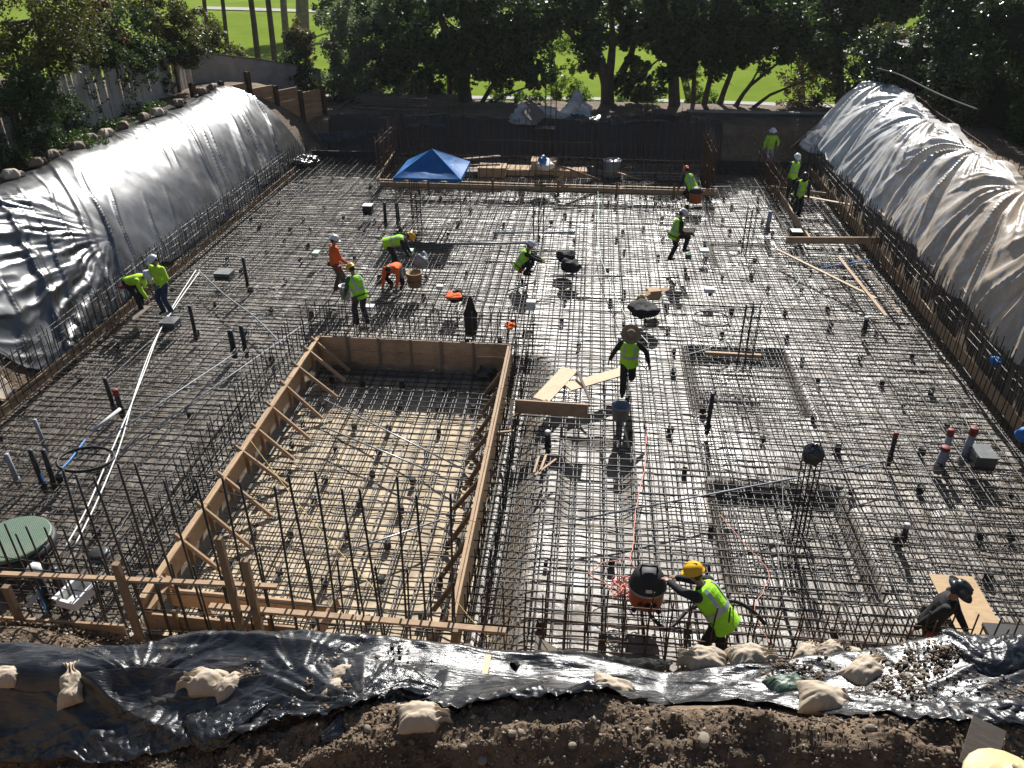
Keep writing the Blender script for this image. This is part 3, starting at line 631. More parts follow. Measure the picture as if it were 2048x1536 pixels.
# edge boards of the slab
el = thing('edge_form', 'left edge form of boards on edge along the foot of the black tarp', 'formwork', (-13.0, 23, 0))
for k in range(8): y0 = 9.0 + k * 3.5; board((-13.17 + jit(.01), y0, .30), (-13.17 + jit(.01), y0 + 3.47, .30), .045, .32, el)
er = thing('edge_form', 'right edge form of boards on edge, dashed by dowel shadows', 'formwork', (9.6, 23, 0))
for k in range(8): y0 = 9.0 + k * 3.5; board((9.86 + jit(.012), y0, .36), (9.86 + jit(.012), y0 + 3.47, .36), .05, .34, er)
ef = thing('edge_form', 'dirty front edge form board beside the loose earth mound', 'formwork', (-9, 8.4, 0))
board((-13.1, 8.36, .22), (-9.8, 8.36, .24), .045, .34, ef); board((-9.78, 8.36, .24), (-7.0, 8.36, .27), .045, .34, ef)
eb = thing('edge_form', 'black rear edge board closing the far end of the slab', 'formwork', (0, 37.2, 0))
for x0, x1 in ((-13.1, -9.2), (5.6, 9.7)): board((x0, 37.15, .30), (x1, 37.15, .32), .06, .62, eb, 'dark')
# rear box form
rf = thing('rear_form', 'long low timber form along the front of the rear box, under the dowel row', 'formwork', (-2, 32.5, 0))
for x0, x1 in ((-8.7, -5.3), (-5.28, -1.9), (-1.88, 1.5), (1.52, 5.2)):
    board((x0, 32.5, .45), (x1, 32.5, .45), .045, .24, rf); board((x0, 32.42, .68), (x1, 32.42, .66), .09, .045, rf, 'wood', 'cap_strip')
for x in (-6.6, -3.9, -1.2, 1.2, 3.5): board((x, 32.36, .2), (x, 32.36, .86), .09, .04, rf, 'wood', 'stake', (0, 1, 0))
board((-8.8, 32.4, .66), (-8.9, 36.2, .9), .09, .05, rf, 'plywhite', 'side_board')
# corner form on the right
cf = thing('corner_form', 'narrow timber form boxing the far right corner of the mat', 'formwork', (8.6, 30, 0))
board((7.72, 27.1, .50), (7.72, 30.2, .50), .06, .28, cf); board((7.72, 30.22, .50), (7.72, 33.3, .50), .06, .28, cf)
board((6.9, 26.95, .56), (10.0, 26.95, .66), .06, .24, cf); board((7.5, 33.3, .55), (9.6, 32.7, .5), .06, .14, cf)
board((8.1, 32.2, .62), (9.95, 30.6, .75), .14, .04, cf, 'plywhite')

# retaining wall of posts and lagging boards on the left rear
lg = thing('lagging_wall', 'stepped retaining wall of brown lagging boards between steel posts beyond the black tarp', 'retaining wall', (-15.2, 38.5, 0))
A, Bv = Vector((-17.2, 34.6, 0)), Vector((-13.55, 40.9, 0)); D = (Bv - A); L = D.length; D.normalize(); NR = Vector((D.y, -D.x, 0))
tops = [3.75, 3.65, 3.35, 3.05, 2.75]
for i in range(5):
    a = A + D * (L * i / 5 + .10); b = A + D * (L * (i + 1) / 5 - .10)
    for k in range(9):
        z = tops[i] - .14 - k * .275
        if z < .9: break
        board((a.x, a.y, z), (b.x, b.y, z + jit(.012)), .075, .262 + jit(.004), lg, 'lag', 'board')
for i in range(6):
    p = A + D * (L * i / 5); h = (tops[min(i, 4)] + (.75 if i == 2 else .25 if i < 4 else .12))
    q = B()
    q.box((0, 0, (h + .6) / 2), (.05, .2, h - .6)); q.box((.0, .1, (h + .6) / 2), (.2, .03, h - .6)); q.box((.0, -.1, (h + .6) / 2), (.2, .03, h - .6))
    o = q.build('post', 'rust', lg, False, Vector((p.x, p.y, 0)) + NR * .06 - Vector(lg.location)); o.rotation_euler = (0, 0, math.atan2(D.y, D.x))
cw = thing('concrete_wall', 'grey concrete garden wall behind the lagging boards', 'wall', (-17, 42, 0))
q = B(); q.V = []; 
for x, y, z in ((-19.0, 36.9, 4.45), (-18.0, 38.6, 4.6), (-16.6, 41.6, 3.9), (-14.9, 45.2, 2.9)): q.V += [(x + 17, y - 42, z), (x + 17, y - 42, -1), (x + 16.8, y - 41.8, z), (x + 16.8, y - 41.8, -1)]
for i in range(3):
    a = i * 4; q.F += [(a, a + 1, a + 5, a + 4), (a + 2, a + 6, a + 7, a + 3), (a, a + 4, a + 6, a + 2)]
q.F += [(0, 2, 3, 1), (12, 13, 15, 14)]; q.build('wall_body', 'concrete', cw)
for i in range(3):
    P = [Vector(q.V[i * 4]), Vector(q.V[i * 4 + 4])]; B().beam(P[0] + Vector((-.1, .1, .035)), P[1] + Vector((-.1, .1, .035)), .36, .07).build('coping', 'oldwood', cw)
# picket fence on the left
pk = thing('picket_fence', 'tall whitewashed picket fence with weathered boards, half hidden by ivy', 'fence', (-18.3, 24, 3.35))
for y in np.arange(14.0, 37.0, .152):
    h = 1.95 + .25 * math.sin((y - 14) * .12) + jit(.04); q = B().beam((0, 0, -.35), (0, 0, h), .138, .022, (1, 0, 0))
    o = q.build('picket', 'picket', pk, False, (jit(.008), y - 24, jit(.02))); o.rotation_euler = (jit(.01), jit(.02), 0)
for z in (.3, 1.55):
    for y0 in (14, 20, 26, 32): board((-18.38, y0, 3.35 + z), (-18.38, min(37, y0 + 5.95), 3.35 + z), .05, .09, pk, 'oldwood', 'rail')
dw = thing('block_wall', 'dark shaded block wall along the foot of the right hedge', 'wall', (15.2, 32, 3))
B().box((0, 0, .2), (.25, 27, 3.0)).build('wall_body', 'darkblock', dw); B().box((0, 0, 1.74), (.33, 27, .08)).build('coping', 'darkblock', dw)
rw = thing('rear_wall', 'low dark retaining wall along the right of the rear bank', 'wall', (8.5, 42.6, 0))
B().box((0, 0, 1.0), (7.2, .3, 1.3)).build('wall_body', 'darkblock', rw); B().box((0, 0, 1.68), (7.3, .4, .06)).build('coping', 'concrete', rw)
# ------------------------------------------------------------------ plastic sheets
def stuffing(o): return o
def sheet_thing(name, label, cat, X, Y, Z, m, flip=False, solid=0.006):
    o = grid_obj(name, X, Y, Z, m, None, flip); tag(o, label, cat, None, 'thing')
    s_ = o.modifiers.new('thickness', 'SOLIDIFY'); s_.thickness = solid; return o
def fan(px_, py_, cx_, cy_, k, seed, r0, r1):
    """folds that run out from one gathered point"""
    th = np.arctan2(py_ - cy_, px_ - cx_); r = np.hypot(px_ - cx_, py_ - cy_)
    f = ridged(th * k + seed, r * 0.25 + seed, 3, .6)
    return f * np.clip(r / r0, 0, 1) * np.exp(-(r / r1) ** 2)
def displace(X, Y, Z, d):
    """push a grid along its own normals"""
    ux, uy, uz = (np.gradient(a, axis=0) for a in (X, Y, Z)); vx, vy, vz = (np.gradient(a, axis=1) for a in (X, Y, Z))
    nx, ny, nz = uy * vz - uz * vy, uz * vx - ux * vz, ux * vy - uy * vx
    l = np.sqrt(nx * nx + ny * ny + nz * nz) + 1e-9; sg = np.where(nz < 0, -1, 1)
    return X + nx / l * sg * d, Y + ny / l * sg * d, Z + nz / l * sg * d
# left black tarp
nu, nv = 460, 150
U, V_ = np.meshgrid(np.linspace(0, 1, nu), np.linspace(0, 1, nv), indexing='ij')
yb = np.array([37.4, 30, 24.6, 23.2, 22.2, 21.0, 19.4, 18.6, 17.6, 16.6, 15.8, 14.9, 9]); xb = np.array([-13.28, -13.3, -13.32, -13.45, -13.6, -13.45, -13.3, -13.3, -13.25, -13.3, -13.6, -14.6, -15.2])
Yc = 37.3 - U * 24.5; Yc = Yc - 2.0 * (1 - V_) * (1 - U) ** 3
XB = np.interp(-Yc, -yb, xb) + .10 * ridged(Yc * 1.1, Yc * 0, 3) * sstep(24, 22, Yc)
XT = -16.95 + .12 * fbm(Yc * .6, Yc * 0 + 3, 3)
Xg = XT + (XB - XT) * V_
tl = np.clip((PX0 - .05 - Xg) / 3.3, 0, 1.1); Zg = 3.45 * (1 - np.abs(1 - tl) ** 1.9 * np.sign(1 - tl)) + .10
Zg = Zg + .22 * np.sin(np.pi * np.clip(V_, 0, 1)) + .10 * fbm(Yc * .3, V_ * .8, 2)
Sd = np.sqrt(3.6 ** 2 + 3.4 ** 2) * V_
fl1 = np.clip(ridged(Yc * .6 + .42 * Sd + .4 * fbm(Yc * .3, Sd * .4, 2), Sd * .05 + 2, 1), 0, 1) ** 4
fl2 = np.clip(ridged(Yc * 1.9 + 1.5 * Sd + 3 + .5 * fbm(Yc * .5, Sd * .4, 2), Sd * .08 + 5, 1), 0, 1) ** 3 * np.clip(.2 + 2.2 * fbm(Yc * .4 + 9, Sd * .5, 2), 0, 1)
D_ = .11 * fl1 * np.clip(V_ * 1.4, .05, 1) + .09 * fl2 * np.clip(V_ * 1.5, .1, 1) + .08 * fbm(Yc * .45, Sd * .5, 3)
yA = 27.2; D_ += .05 * fan(Yc, Sd, yA, -.1, 3.2, 4.0, 1.0, 2.2)
yB_, sB = 21.6, 3.9
D_ += .20 * fan(Yc, Sd, yB_, sB, 4.6, 9.0, 1.6, 8.0) * sstep(21.9, 20.0, Yc + .25 * (sB - Sd))
D_ += .05 * fan(Yc, Sd, 36.2, -.2, 4.5, 2.0, .8, 3.5)
D_ += .010 * fbm(Yc * 3, Sd * 1.5, 2)
Xg, Yg, Zg = displace(Xg, Yc, Zg, D_)
sheet_thing('black_tarp', 'big shiny black plastic tarp draped over the left earth bank, glaring white along its top', 'tarp', Xg, Yg, Zg, 'blackshine', True)
U, V_ = np.meshgrid(np.linspace(0, 1, 80), np.linspace(0, 1, 60), indexing='ij'); Yp = 15.2 - 2.6 * U; Xp = -15.4 + 2.15 * V_ * (1 - .25 * U)
Zp = 3.45 * (1 - np.clip(1 - (PX0 - .05 - Xp) / 3.3, 0, 1) ** 1.75) + .12 + .22 * (1 - np.abs(vnoise(Yp * 2.4 + .8 * Xp, Xp * .3)) * 3)
sheet_thing('pale_cloth', 'pale folded sheet hanging over the dirt at the left picture edge', 'sheet', Xp, Yp, Zp, 'milky', True)
# right milky sheeting
nu, nv = 420, 170
U, V_ = np.meshgrid(np.linspace(0, 1, nu), np.linspace(-.12, 1, nv), indexing='ij')
Yc = 39.6 - U * 22.5; vv = np.clip(V_, 0, 1)
Yc = Yc - 3.2 * vv * (1 - U) ** 4 * 0
W_ = ridge_w(Yc); zend = 1.05 + .35 * ridged(Yc * .55 + 1, Yc * 0, 3) + .25 * sstep(30, 24, Yc)
XT = PX1 + .05 + W_ ; XB = PX1 + .05 + W_ * (1 - (1 - np.clip(zend / 3.5, 0, 1)) ** (1 / 1.6)) * 1.0
XB = PX1 + .1 + W_ * .10 + .12 * fbm(Yc * .9, Yc * 0, 3)
Xg = XT + (XB - XT) * V_
tr_ = np.clip((Xg - PX1 - .05) / W_, 0, 1); Zg = 3.5 * (1 - (1 - tr_) ** 1.7) + .12
Zg = np.where(V_ > 0, np.maximum(Zg, zend * np.clip((V_ - .6) / .4, 0, 1)), Zg)
Zg = Zg + .25 * np.sin(np.pi * vv) + .08 * fbm(Yc * .4, V_ * 1.5, 3)
Sd = 4.2 * vv
D_ = 0 * Yc; pins = ((39.3, 3.4), (35.6, 3.0), (32.0, 3.6), (27.2, 3.1), (23.0, 3.4), (18.8, 3.2)); Ys = Yc + .34 * Sd + .25 * fbm(Yc * .4, Sd * .5, 2)
ws = [np.exp(-((Ys - yc - .5) / 1.35) ** 2) for yc, _ in pins]; wt = sum(ws) + 1e-6
for i, (yc, k_) in enumerate(pins):
    th = np.arctan2(Ys - yc, Sd + .15); r = np.hypot(Ys - yc, Sd); f = .62 * (1 - np.abs(vnoise(th * k_ * 1.6 + 7.3 * i, r * .12 + i)) * 3.2) + .30 * (1 - np.abs(vnoise(th * k_ * 4.0 + 3.1 * i, r * .2 + i)) * 3.2)
    D_ = D_ + ws[i] / wt * f * .26 * np.clip(r / 1.5, 0, 1.25)
D_ -= .20 * np.exp(-((np.abs(Ys - 29.6)) / .25) ** 2) * vv
D_ += .09 * fbm(Yc * .6, Sd * .5, 3) + .02 * np.clip(ridged(Yc * 1.6 - .8 * Sd, Sd * .9, 2), 0, 1)
Xg, Yg, Zg = displace(Xg, Yc, Zg, D_)
sheet_thing('plastic_sheeting', 'pale dirty plastic sheeting hung over the right earth bank in pinched folds', 'plastic sheet', Xg, Yg, Zg, 'milky', False)
Yc = np.linspace(34, 12, 160)[:, None] + 0 * np.linspace(0, 1, 40)[None]; V_ = 0 * Yc + np.linspace(0, 1, 40)[None]
Xg = PX1 + .12 + ridge_w(Yc) * (.5 - .5 * V_); tr_ = (Xg - PX1 - .05) / ridge_w(Yc); Zg = 3.5 * (1 - (1 - np.clip(tr_, 0, 1)) ** 1.65) + .07 + .04 * fbm(Yc * 1.3, V_ * 2, 3)
sheet_thing('ground_fabric', 'brown earth-stained fabric on the bank under the pale plastic sheeting', 'fabric', Xg, Yc, Zg, 'geo', False)
# front sheets
def front_sheet(label, x0, x1, ytop, ybot, nu, nv, seed, fold, fans, off, m='black', skew=.35):
    U, V_ = np.meshgrid(np.linspace(0, 1, nu), np.linspace(0, 1, nv), indexing='ij')
    Xc = x0 + (x1 - x0) * U; yt = ytop(Xc); ybm = ybot(Xc) + .05 * ridged(Xc * 2.1 + seed, Xc * 0, 3)
    Yc = yt + (ybm - yt) * V_; base = terr(Xc, np.clip(Yc, -9, 8.3))
    for dy in (-.16, .16): base = base + terr(Xc, np.clip(Yc + dy, -9, 8.3))
    Zc = np.maximum(base / 3, terr(Xc, np.clip(Yc, -9, 8.3))); tp = .15 + .85 * sstep(0, .10, U) * sstep(1, .92, U); Zc = Zc + off * tp
    D_ = 1.5 * fold * (ridged(Yc * 1.7 + Xc * skew + seed, Xc * .2 + seed, 2, .5) - .25) + .55 * fold * np.clip(ridged(Yc * 4.0 - Xc * skew * 1.2, Xc * .3 + seed, 2) - .1, -.1, 1) * np.clip(.6 + 2 * fbm(Xc * .5 + seed, Yc * .8, 2), 0, 1.6)
    for (fx_, fy_, k, a, r1) in fans: D_ += a * fan(Xc, Yc, fx_, fy_, k, seed + fx_, .25, r1)
    D_ += .006 * fbm(Xc * 5, Yc * 6, 2)
    D_ = np.clip(D_, -.03, .3) * tp
    Xg, Yg, Zg = displace(Xc, Yc, Zc, D_)
    return sheet_thing('black_plastic', label, 'plastic sheet', Xg, Yg, Zg, m, False, .004)
H0 = [hit(x, y) for x, y in ((0, 1536), (180, 1536), (300, 1525), (420, 1500), (520, 1478), (640, 1450), (720, 1420))]
lowx = np.array([-9] + [p.x for p in H0] + [-.9]); lowy = np.array([4.0] + [p.y for p in H0] + [5.7])
cw_ = lambda c: (lambda X: 0 * X + c)
H1 = [hit(x, y) for x, y in ((700, 1415), (900, 1432), (1000, 1412), (1200, 1402), (1350, 1412), (1500, 1415), (1620, 1432), (1750, 1432), (1860, 1448), (2048, 1462))]
hx = np.array([p.x for p in H1]); hy = np.array([p.y for p in H1])
front_sheet('long black plastic sheet humped along the crest of the near bank', -9.5, 1.25, cw_(7.35), lambda X: 5.62 + .12 * np.sin(X * 1.7) + 0 * X, 430, 150, 3.0, .05, ((-2.9, 5.7, 5, .035, 1.2), (-4.9, 5.8, 4, .05, 1.2)), .05)
front_sheet('lower black plastic sheet crumpled across the near left corner', -9.0, -1.1, lambda X: 5.85 + .10 * np.sin(X * 2.3), lambda X: np.interp(X, lowx, lowy), 360, 140, 8.0, .06, ((-2.0, 5.1, 5, .08, 1.5), (-4.4, 4.6, 4, .05, 1.8)), .09, 'black', .8)
front_sheet('dusty black plastic sheet over the right part of the near bank', .9, 9.5, cw_(7.45), lambda X: np.interp(X, hx, hy), 380, 160, 14.0, .06, ((3.6, 5.7, 4, .03, 1.0),), .06, 'black', -.9)
front_sheet('smooth dark plastic strip above the soil furrow, left of a pale sandbag', -1.5, 1.2, cw_(5.85), lambda X: np.interp(X, hx, hy), 160, 70, 21.0, .03, (), .12, 'black', .2)
def bundle(label, a, b, r, seed, m='crump'):
    a, b = Vector(a), Vector(b); n, k = 90, 64; d = b - a; L = d.length
    t, th = np.meshgrid(np.linspace(0, 1, n), np.linspace(0, 2 * np.pi, k, endpoint=False), indexing='ij')
    rr = r * np.sin(np.pi * np.clip(t, .02, .98)) ** .45 * (1 + .75 * (ridged(t * L * 2.6 + seed, th * 1.1 + seed, 4, .65) - .25) * .55 + .25 * fbm(t * L * 1.2 + seed, np.cos(th) + seed, 3))
    dv = np.array(d.normalized()); sd = np.array([-dv[1], dv[0], 0]); sd /= np.linalg.norm(sd); up = np.cross(dv, sd)
    if up[2] < 0: up = -up
    bend = .16 * np.sin(t * 5 + seed)
    P = np.array(a) + t[..., None] * np.array(d) + (np.cos(th) * rr + bend)[..., None] * sd + (np.sin(th) * rr * .6)[..., None] * up
    i, j = np.meshgrid(np.arange(n - 1), np.arange(k), indexing='ij'); j2 = (j + 1) % k
    Q = np.stack([i * k + j, i * k + j2, (i + 1) * k + j2, (i + 1) * k + j], -1).reshape(-1, 4)
    o = link('plastic_bundle', mesh_np('plastic_bundle', P.reshape(-1, 3), Q), m, None, True); return tag(o, label, 'plastic bundle', None, 'thing')
def hb(x, y, o=.08): return hit(x, y) + Vector((0, 0, o))
bundle('crumpled roll of black plastic on the near left soil edge by a wood stake', hb(360, 1475), hb(545, 1425), .22, 2.0)
bundle('long crumpled heap of black plastic lying on the soil left of the buried sandbag', hb(640, 1460), hb(900, 1385), .24, 5.0)
bundle('twisted knot of black plastic on the crest of the near bank', hb(1040, 1350), hb(1330, 1325), .17, 7.0)
bundle('rolled dark plastic at the right end of the near bank', hb(1880, 1290), hb(2080, 1330), .26, 9.0, 'black')
bundle('black plastic slumped at the foot of the big tarp beside the rear bank', at(595, 330, .5), at(632, 318, .35), .5, 12.0)
# rear bank coverings
def flat_sheet(label, quad, z, m, amp, seed, name='plastic_sheet', n=70):
    P = [hit(x, y) for x, y in quad]; U, V_ = np.meshgrid(np.linspace(0, 1, n), np.linspace(0, 1, n // 2), indexing='ij')
    G = [(1 - U) * (1 - V_) * P[0][i] + U * (1 - V_) * P[1][i] + U * V_ * P[2][i] + (1 - U) * V_ * P[3][i] for i in (0, 1)]
    Zc = np.maximum(terr(G[0], G[1]), 0) + z + amp * np.clip(ridged(G[0] * 1.6 + seed, G[1] * 1.2, 4, .6) + .2, 0, 2) + amp * .6 * fbm(G[0] * .8, G[1] * .8, 3)
    return sheet_thing(name, label, 'plastic sheet', G[0], G[1], Zc, m, False, .004)
flat_sheet('black plastic spread on the left rear bank below the lumber stack', ((615, 262), (880, 245), (890, 262), (640, 275)), .1, 'black', .16, 1.0)
flat_sheet('heap of dark plastic at the right of the rear bank', ((1140, 236), (1400, 240), (1400, 255), (1150, 256)), .1, 'crump', .16, 4.0)
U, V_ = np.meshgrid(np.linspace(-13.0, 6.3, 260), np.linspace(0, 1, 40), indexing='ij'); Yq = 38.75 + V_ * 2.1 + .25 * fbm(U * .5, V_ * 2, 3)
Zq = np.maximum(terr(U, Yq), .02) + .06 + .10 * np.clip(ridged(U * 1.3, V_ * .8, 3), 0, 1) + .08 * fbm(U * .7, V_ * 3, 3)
sheet_thing('bank_shade_sheet', 'black plastic on the rear bank, dark sheet added for shade on its face', 'plastic sheet', U, Yq, Zq, 'bankshade', False, .004)  # dark sheet added over the bank face to stand for its shade
def heap(label, px, py, w_, h_, m, seed):
    c = hit(px, py); n, k = 40, 48; t, th = np.meshgrid(np.linspace(0, 1, n), np.linspace(0, 2 * np.pi, k, endpoint=False), indexing='ij')
    rr = w_ * (1 - t) ** .6 * (1 + .45 * ridged(th * 1.3 + seed, t * 3 + seed, 4, .6)); zz = h_ * t * (1 + .2 * np.sin(th * 3 + seed))
    P = np.stack([c.x + np.cos(th) * rr, c.y + np.sin(th) * rr * .6, c.z + zz], -1); i, j = np.meshgrid(np.arange(n - 1), np.arange(k), indexing='ij'); j2 = (j + 1) % k
    Q = np.stack([i * k + j, i * k + j2, (i + 1) * k + j2, (i + 1) * k + j], -1).reshape(-1, 4)
    P[..., 0] += w_ * .5 * fbm(t * 2.5 + seed, th * .9, 3); P[..., 1] += w_ * .3 * fbm(t * 2.5 + seed + 9, th * .9, 3); P[..., 2] += h_ * .35 * t * ridged(th * 1.1 + seed, t * 2, 3)
    return tag(link('plastic_heap', mesh_np('plastic_heap', P.reshape(-1, 3), Q), m, None, True), label, 'plastic heap', None, 'thing')
heap('tall peak of crumpled clear plastic on the rear bank', 1152, 232, .75, 1.0, 'clear', 3.0)
heap('low spread of clear plastic between the propped board and the clear peak', 1090, 236, 1.0, .45, 'clear', 6.0)
heap('white crumpled plastic leaning left of the propped board', 1042, 246, .6, .75, 'clear', 8.0)
heap('round grey bundle of wrapped plastic at the foot of the right sheeting', 1636, 300, .75, .8, 'milky', 5.0)

# ------------------------------------------------------------------ sandbags
def bag_mesh(seed, L=.60, W=.40, H=.30, neck=True):
    g = np.random.default_rng(seed); n, k = 40, 30; s_ = float(g.random() * 50); u, v = np.meshgrid(np.linspace(-1, 1, n), np.linspace(-1, 1, k), indexing='ij')
    th = np.clip(1 - np.abs(u) ** 3.2, 0, 1) ** .55 * np.clip(1 - np.abs(v) ** 2.6, 0, 1) ** .6
    x = L / 2 * u * (1 - .10 * (1 - v * v)); y = W / 2 * v * (1 - .12 * (1 - u * u))
    if neck: nk = np.interp(u, [-1, .45, .68, .80, 1], [1, 1, .50, .34, .62]); y = y * nk; th = th * np.interp(u, [-1, .45, .7, .82, 1], [1, 1, .85, .55, .9]) + .18 * sstep(.7, .85, u) * np.sqrt(np.clip(1 - v * v, 0, 1)); x = x + .10 * L * sstep(.7, 1, u)
    edge = np.clip(np.maximum(np.abs(u), np.abs(v)) * 1.5 - .45, 0, 1); ang = np.arctan2(v, u)
    wr = (1 - np.abs(vnoise(ang * 4.5 + s_, np.hypot(u, v) * .8)) * 4) * edge * .028 + (1 - np.abs(vnoise(u * 2.2 + v * 1.6 + s_, v * 2.4 - u + s_)) * 4) * .010 + (sstep(.4, .75, u) * .05 * np.sin(v * 13 + s_) if neck else 0)
    sag = .10 * (u * .6 + .3) ** 2 * L * (.6 + g.random()); lump = .03 * fbm(u * 1.3 + s_, v * 1.3, 3)
    top = th * H * .62 * (1 + .5 * lump / .03 * .12) + wr * th ** .4 + lump - sag; bot = -th * H * .42 + lump - sag + wr * .3
    yo = y + .03 * fbm(u * 2 + s_, v * 0 + s_, 3)
    P = np.concatenate([np.stack([x, yo, top], -1).reshape(-1, 3), np.stack([x, yo, bot], -1).reshape(-1, 3)]); Q = grid_faces(n, k); Q = np.concatenate([Q, Q[:, ::-1] + n * k])
    me = mesh_np('sandbag', P, Q); bm = bmesh.new(); bm.from_mesh(me); bmesh.ops.remove_doubles(bm, verts=bm.verts, dist=.003); bm.to_mesh(me); bm.free(); me.polygons.foreach_set('use_smooth', [True] * len(me.polygons)); return me
def sandbag(label, px, py, rz, sc=1.0, tilt=(0, 0), seed=1, m='bag', up=.07, neck=True, z=None, group='sandbags holding down the plastic'):
    p = (aty(px, py, -z) if z < 0 else at(px, py, z)) if z is not None else hit(px, py); o = link('sandbag', bag_mesh(seed, neck=neck), m)
    o.location = p + Vector((0, 0, up)); o.rotation_euler = (rad(tilt[0]), rad(tilt[1]), rad(rz)); o.scale = (sc,) * 3
    return tag(o, label, 'sandbag', group, 'thing')
sandbag('wrinkled sandbag cut off by the picture edge on the near left black sheet', 22, 1362, 15, 0.75, (0, 5), 1)
sandbag('peaked triangular sandbag half sunk under the black sheet, near left', 148, 1378, 115, 0.84, (10, -30), 2, up=.06)
sandbag('large full sandbag lying flat, left one of the touching pair on the black sheet', 415, 1375, 175, 0.92, (4, 3), 3)
sandbag('folded sandbag overlapping the right end of the large flat one', 468, 1385, 40, 0.75, (10, -10), 4, up=.10)
sandbag('dirty half-buried sandbag behind the small round one, left of the black heap', 700, 1358, 10, 0.75, (5, -6), 5, up=.03)
sandbag('small round sandbag in crumbled soil, left of the long black heap', 672, 1388, 80, 0.66, (0, 10), 6, up=.03)
sandbag('soil-strewn sandbag half buried in front of the long black heap', 845, 1432, 15, 0.84, (0, 5), 7, up=-.01)
sandbag('plump cream sandbag at the end of the smooth plastic strip above the furrow', 1232, 1398, -12, 0.97, (8, 5), 8)
sandbag('long tan sandbag on the crest behind the dark plastic, foot of the bending worker', 1408, 1330, 170, .9, (0, 0), 9, z=-6.5)
sandbag('creased tan sandbag on the crest, beside the bag heap', 1500, 1328, 8, .9, (0, -8), 10, z=-6.5)
sandbag('round tan sandbag at the left of the crest heap', 1612, 1312, 60, 0.63, (0, 0), 11, up=.03, z=-6.6)
sandbag('front tan sandbag of the crest heap with its gathered end up', 1640, 1326, 95, 0.63, (0, 0), 12, up=.03, z=-6.6)
sandbag('topmost pointed sandbag of the crest heap', 1662, 1305, 30, 0.63, (0, -25), 13, up=.03, z=-6.6)
sandbag('brown sandbag at the right of the crest heap', 1702, 1318, -20, 0.63, (0, -5), 14, up=.03, z=-6.6)
sandbag('full cream sandbag with a tied neck beside loose soil clods on the dusty sheet', 1728, 1358, 35, 0.88, (0, -14), 15, up=.10)
sandbag('dark green sandbag tied with green cord in front of the dusty sheet', 1578, 1388, 15, 0.84, (0, 0), 16, 'gbag')
sandbag('long cream sandbag lying on the soil edge right of the green one', 1650, 1415, -8, 0.97, (5, 3), 17)
rb = [(28, 362), (75, 338), (108, 322), (160, 305), (185, 288), (215, 278), (250, 262), (290, 245), (318, 235), (358, 216), (405, 192), (428, 184)]
for i, (x, y) in enumerate(rb):
    sandbag('small dirty sandbag weighing down the top edge of the long black tarp', x, y, 70 + jit(15), .95, (0, 0), 30 + i % 4, 'bag' if i in (0, 5, 8) else 'geo', .18, group='sandbags along the top edge of the black tarp', z=3.55)
# ------------------------------------------------------------------ loose earth
def stones(name, pts, sizes, m, seed):
    g = np.random.default_rng(seed); n = len(pts); base = np.array([(1, 0, 0), (-1, 0, 0), (0, 1, 0), (0, -1, 0), (0, 0, 1), (0, 0, -1)], float)
    F = np.array([(0, 2, 4), (2, 1, 4), (1, 3, 4), (3, 0, 4), (2, 0, 5), (1, 2, 5), (3, 1, 5), (0, 3, 5)])
    a = g.random(n) * 6.28; ca, sa = np.cos(a), np.sin(a)
    V = base[None] * g.uniform(.55, 1.2, (n, 6, 1)) * sizes[:, None, None] * g.uniform(.6, 1.1, (n, 1, 3)) + g.normal(0, .12, (n, 6, 3)) * sizes[:, None, None]
    Vx = V[..., 0] * ca[:, None] - V[..., 1] * sa[:, None]; Vy = V[..., 0] * sa[:, None] + V[..., 1] * ca[:, None]
    V = np.stack([Vx, Vy, V[..., 2] * .75], -1) + pts[:, None]; Q = (F[None] + 6 * np.arange(n)[:, None, None]).reshape(-1, 3)
    return tag(link(name, mesh_np(name, V.reshape(-1, 3), Q), m), kind='stuff')
n = 46000; gx = RNG.uniform(-6.5, 6.8, n); gy = RNG.uniform(2.6, 5.45, n); keep = gy < np.where(gx < -1.0, np.interp(gx, lowx, lowy) + .1, np.interp(gx, hx, hy) + .1)
gx, gy = gx[keep], gy[keep]; sz = .007 + .021 * RNG.random(len(gx)) ** 2.5 + .03 * (RNG.random(len(gx)) > .985)
stones('gravel', np.stack([gx, gy, terr(gx, gy) + sz * .25], 1), sz, 'stone', 1)
n = 15000; gx = RNG.uniform(-5.0, 6.6, n); gy = RNG.uniform(3.0, 5.4, n); keep = (gy < np.where(gx < -1.0, np.interp(gx, lowx, lowy) + .05, np.interp(gx, hx, hy) + .05)) & (fbm(gx * 1.5, gy * 1.5, 3) > -.15)
gx, gy = gx[keep], gy[keep]; sz = .010 + .034 * RNG.random(len(gx)) ** 3; stones('earth_clods', np.stack([gx, gy, terr(gx, gy) + sz * .3], 1), sz, 'clod', 3)
cl = []
for cx_, cy_, r_, k in ((1850, 1330, .5, 260), (1880, 1318, .2, 120), (1640, 1375, .35, 200), (1775, 1380, .5, 420), (1800, 1345, .3, 160), (690, 1400, .5, 420), (620, 1385, .5, 260), (500, 1350, .2, 40), (760, 1345, .5, 120), (1080, 1385, .6, 160), (700, 1350, .4, 200), (2030, 1405, .3, 120), (120, 1265, 1.2, 700), (230, 1275, .6, 200), (1560, 1352, .3, 100)):
    c = hit(cx_, cy_); x = c.x + RNG.normal(0, r_ * .5, k); y = c.y + RNG.normal(0, r_ * .35, k); cl.append(np.stack([x, y, terr(x, np.minimum(y, 8.3)) + .10 + .05 * np.exp(-((x - c.x) ** 2 + (y - c.y) ** 2) / (r_ * .25) ** 2)], 1))
cl = np.concatenate(cl); stones('soil_clods', cl, .012 + .028 * RNG.random(len(cl)) ** 2, 'stone', 2)
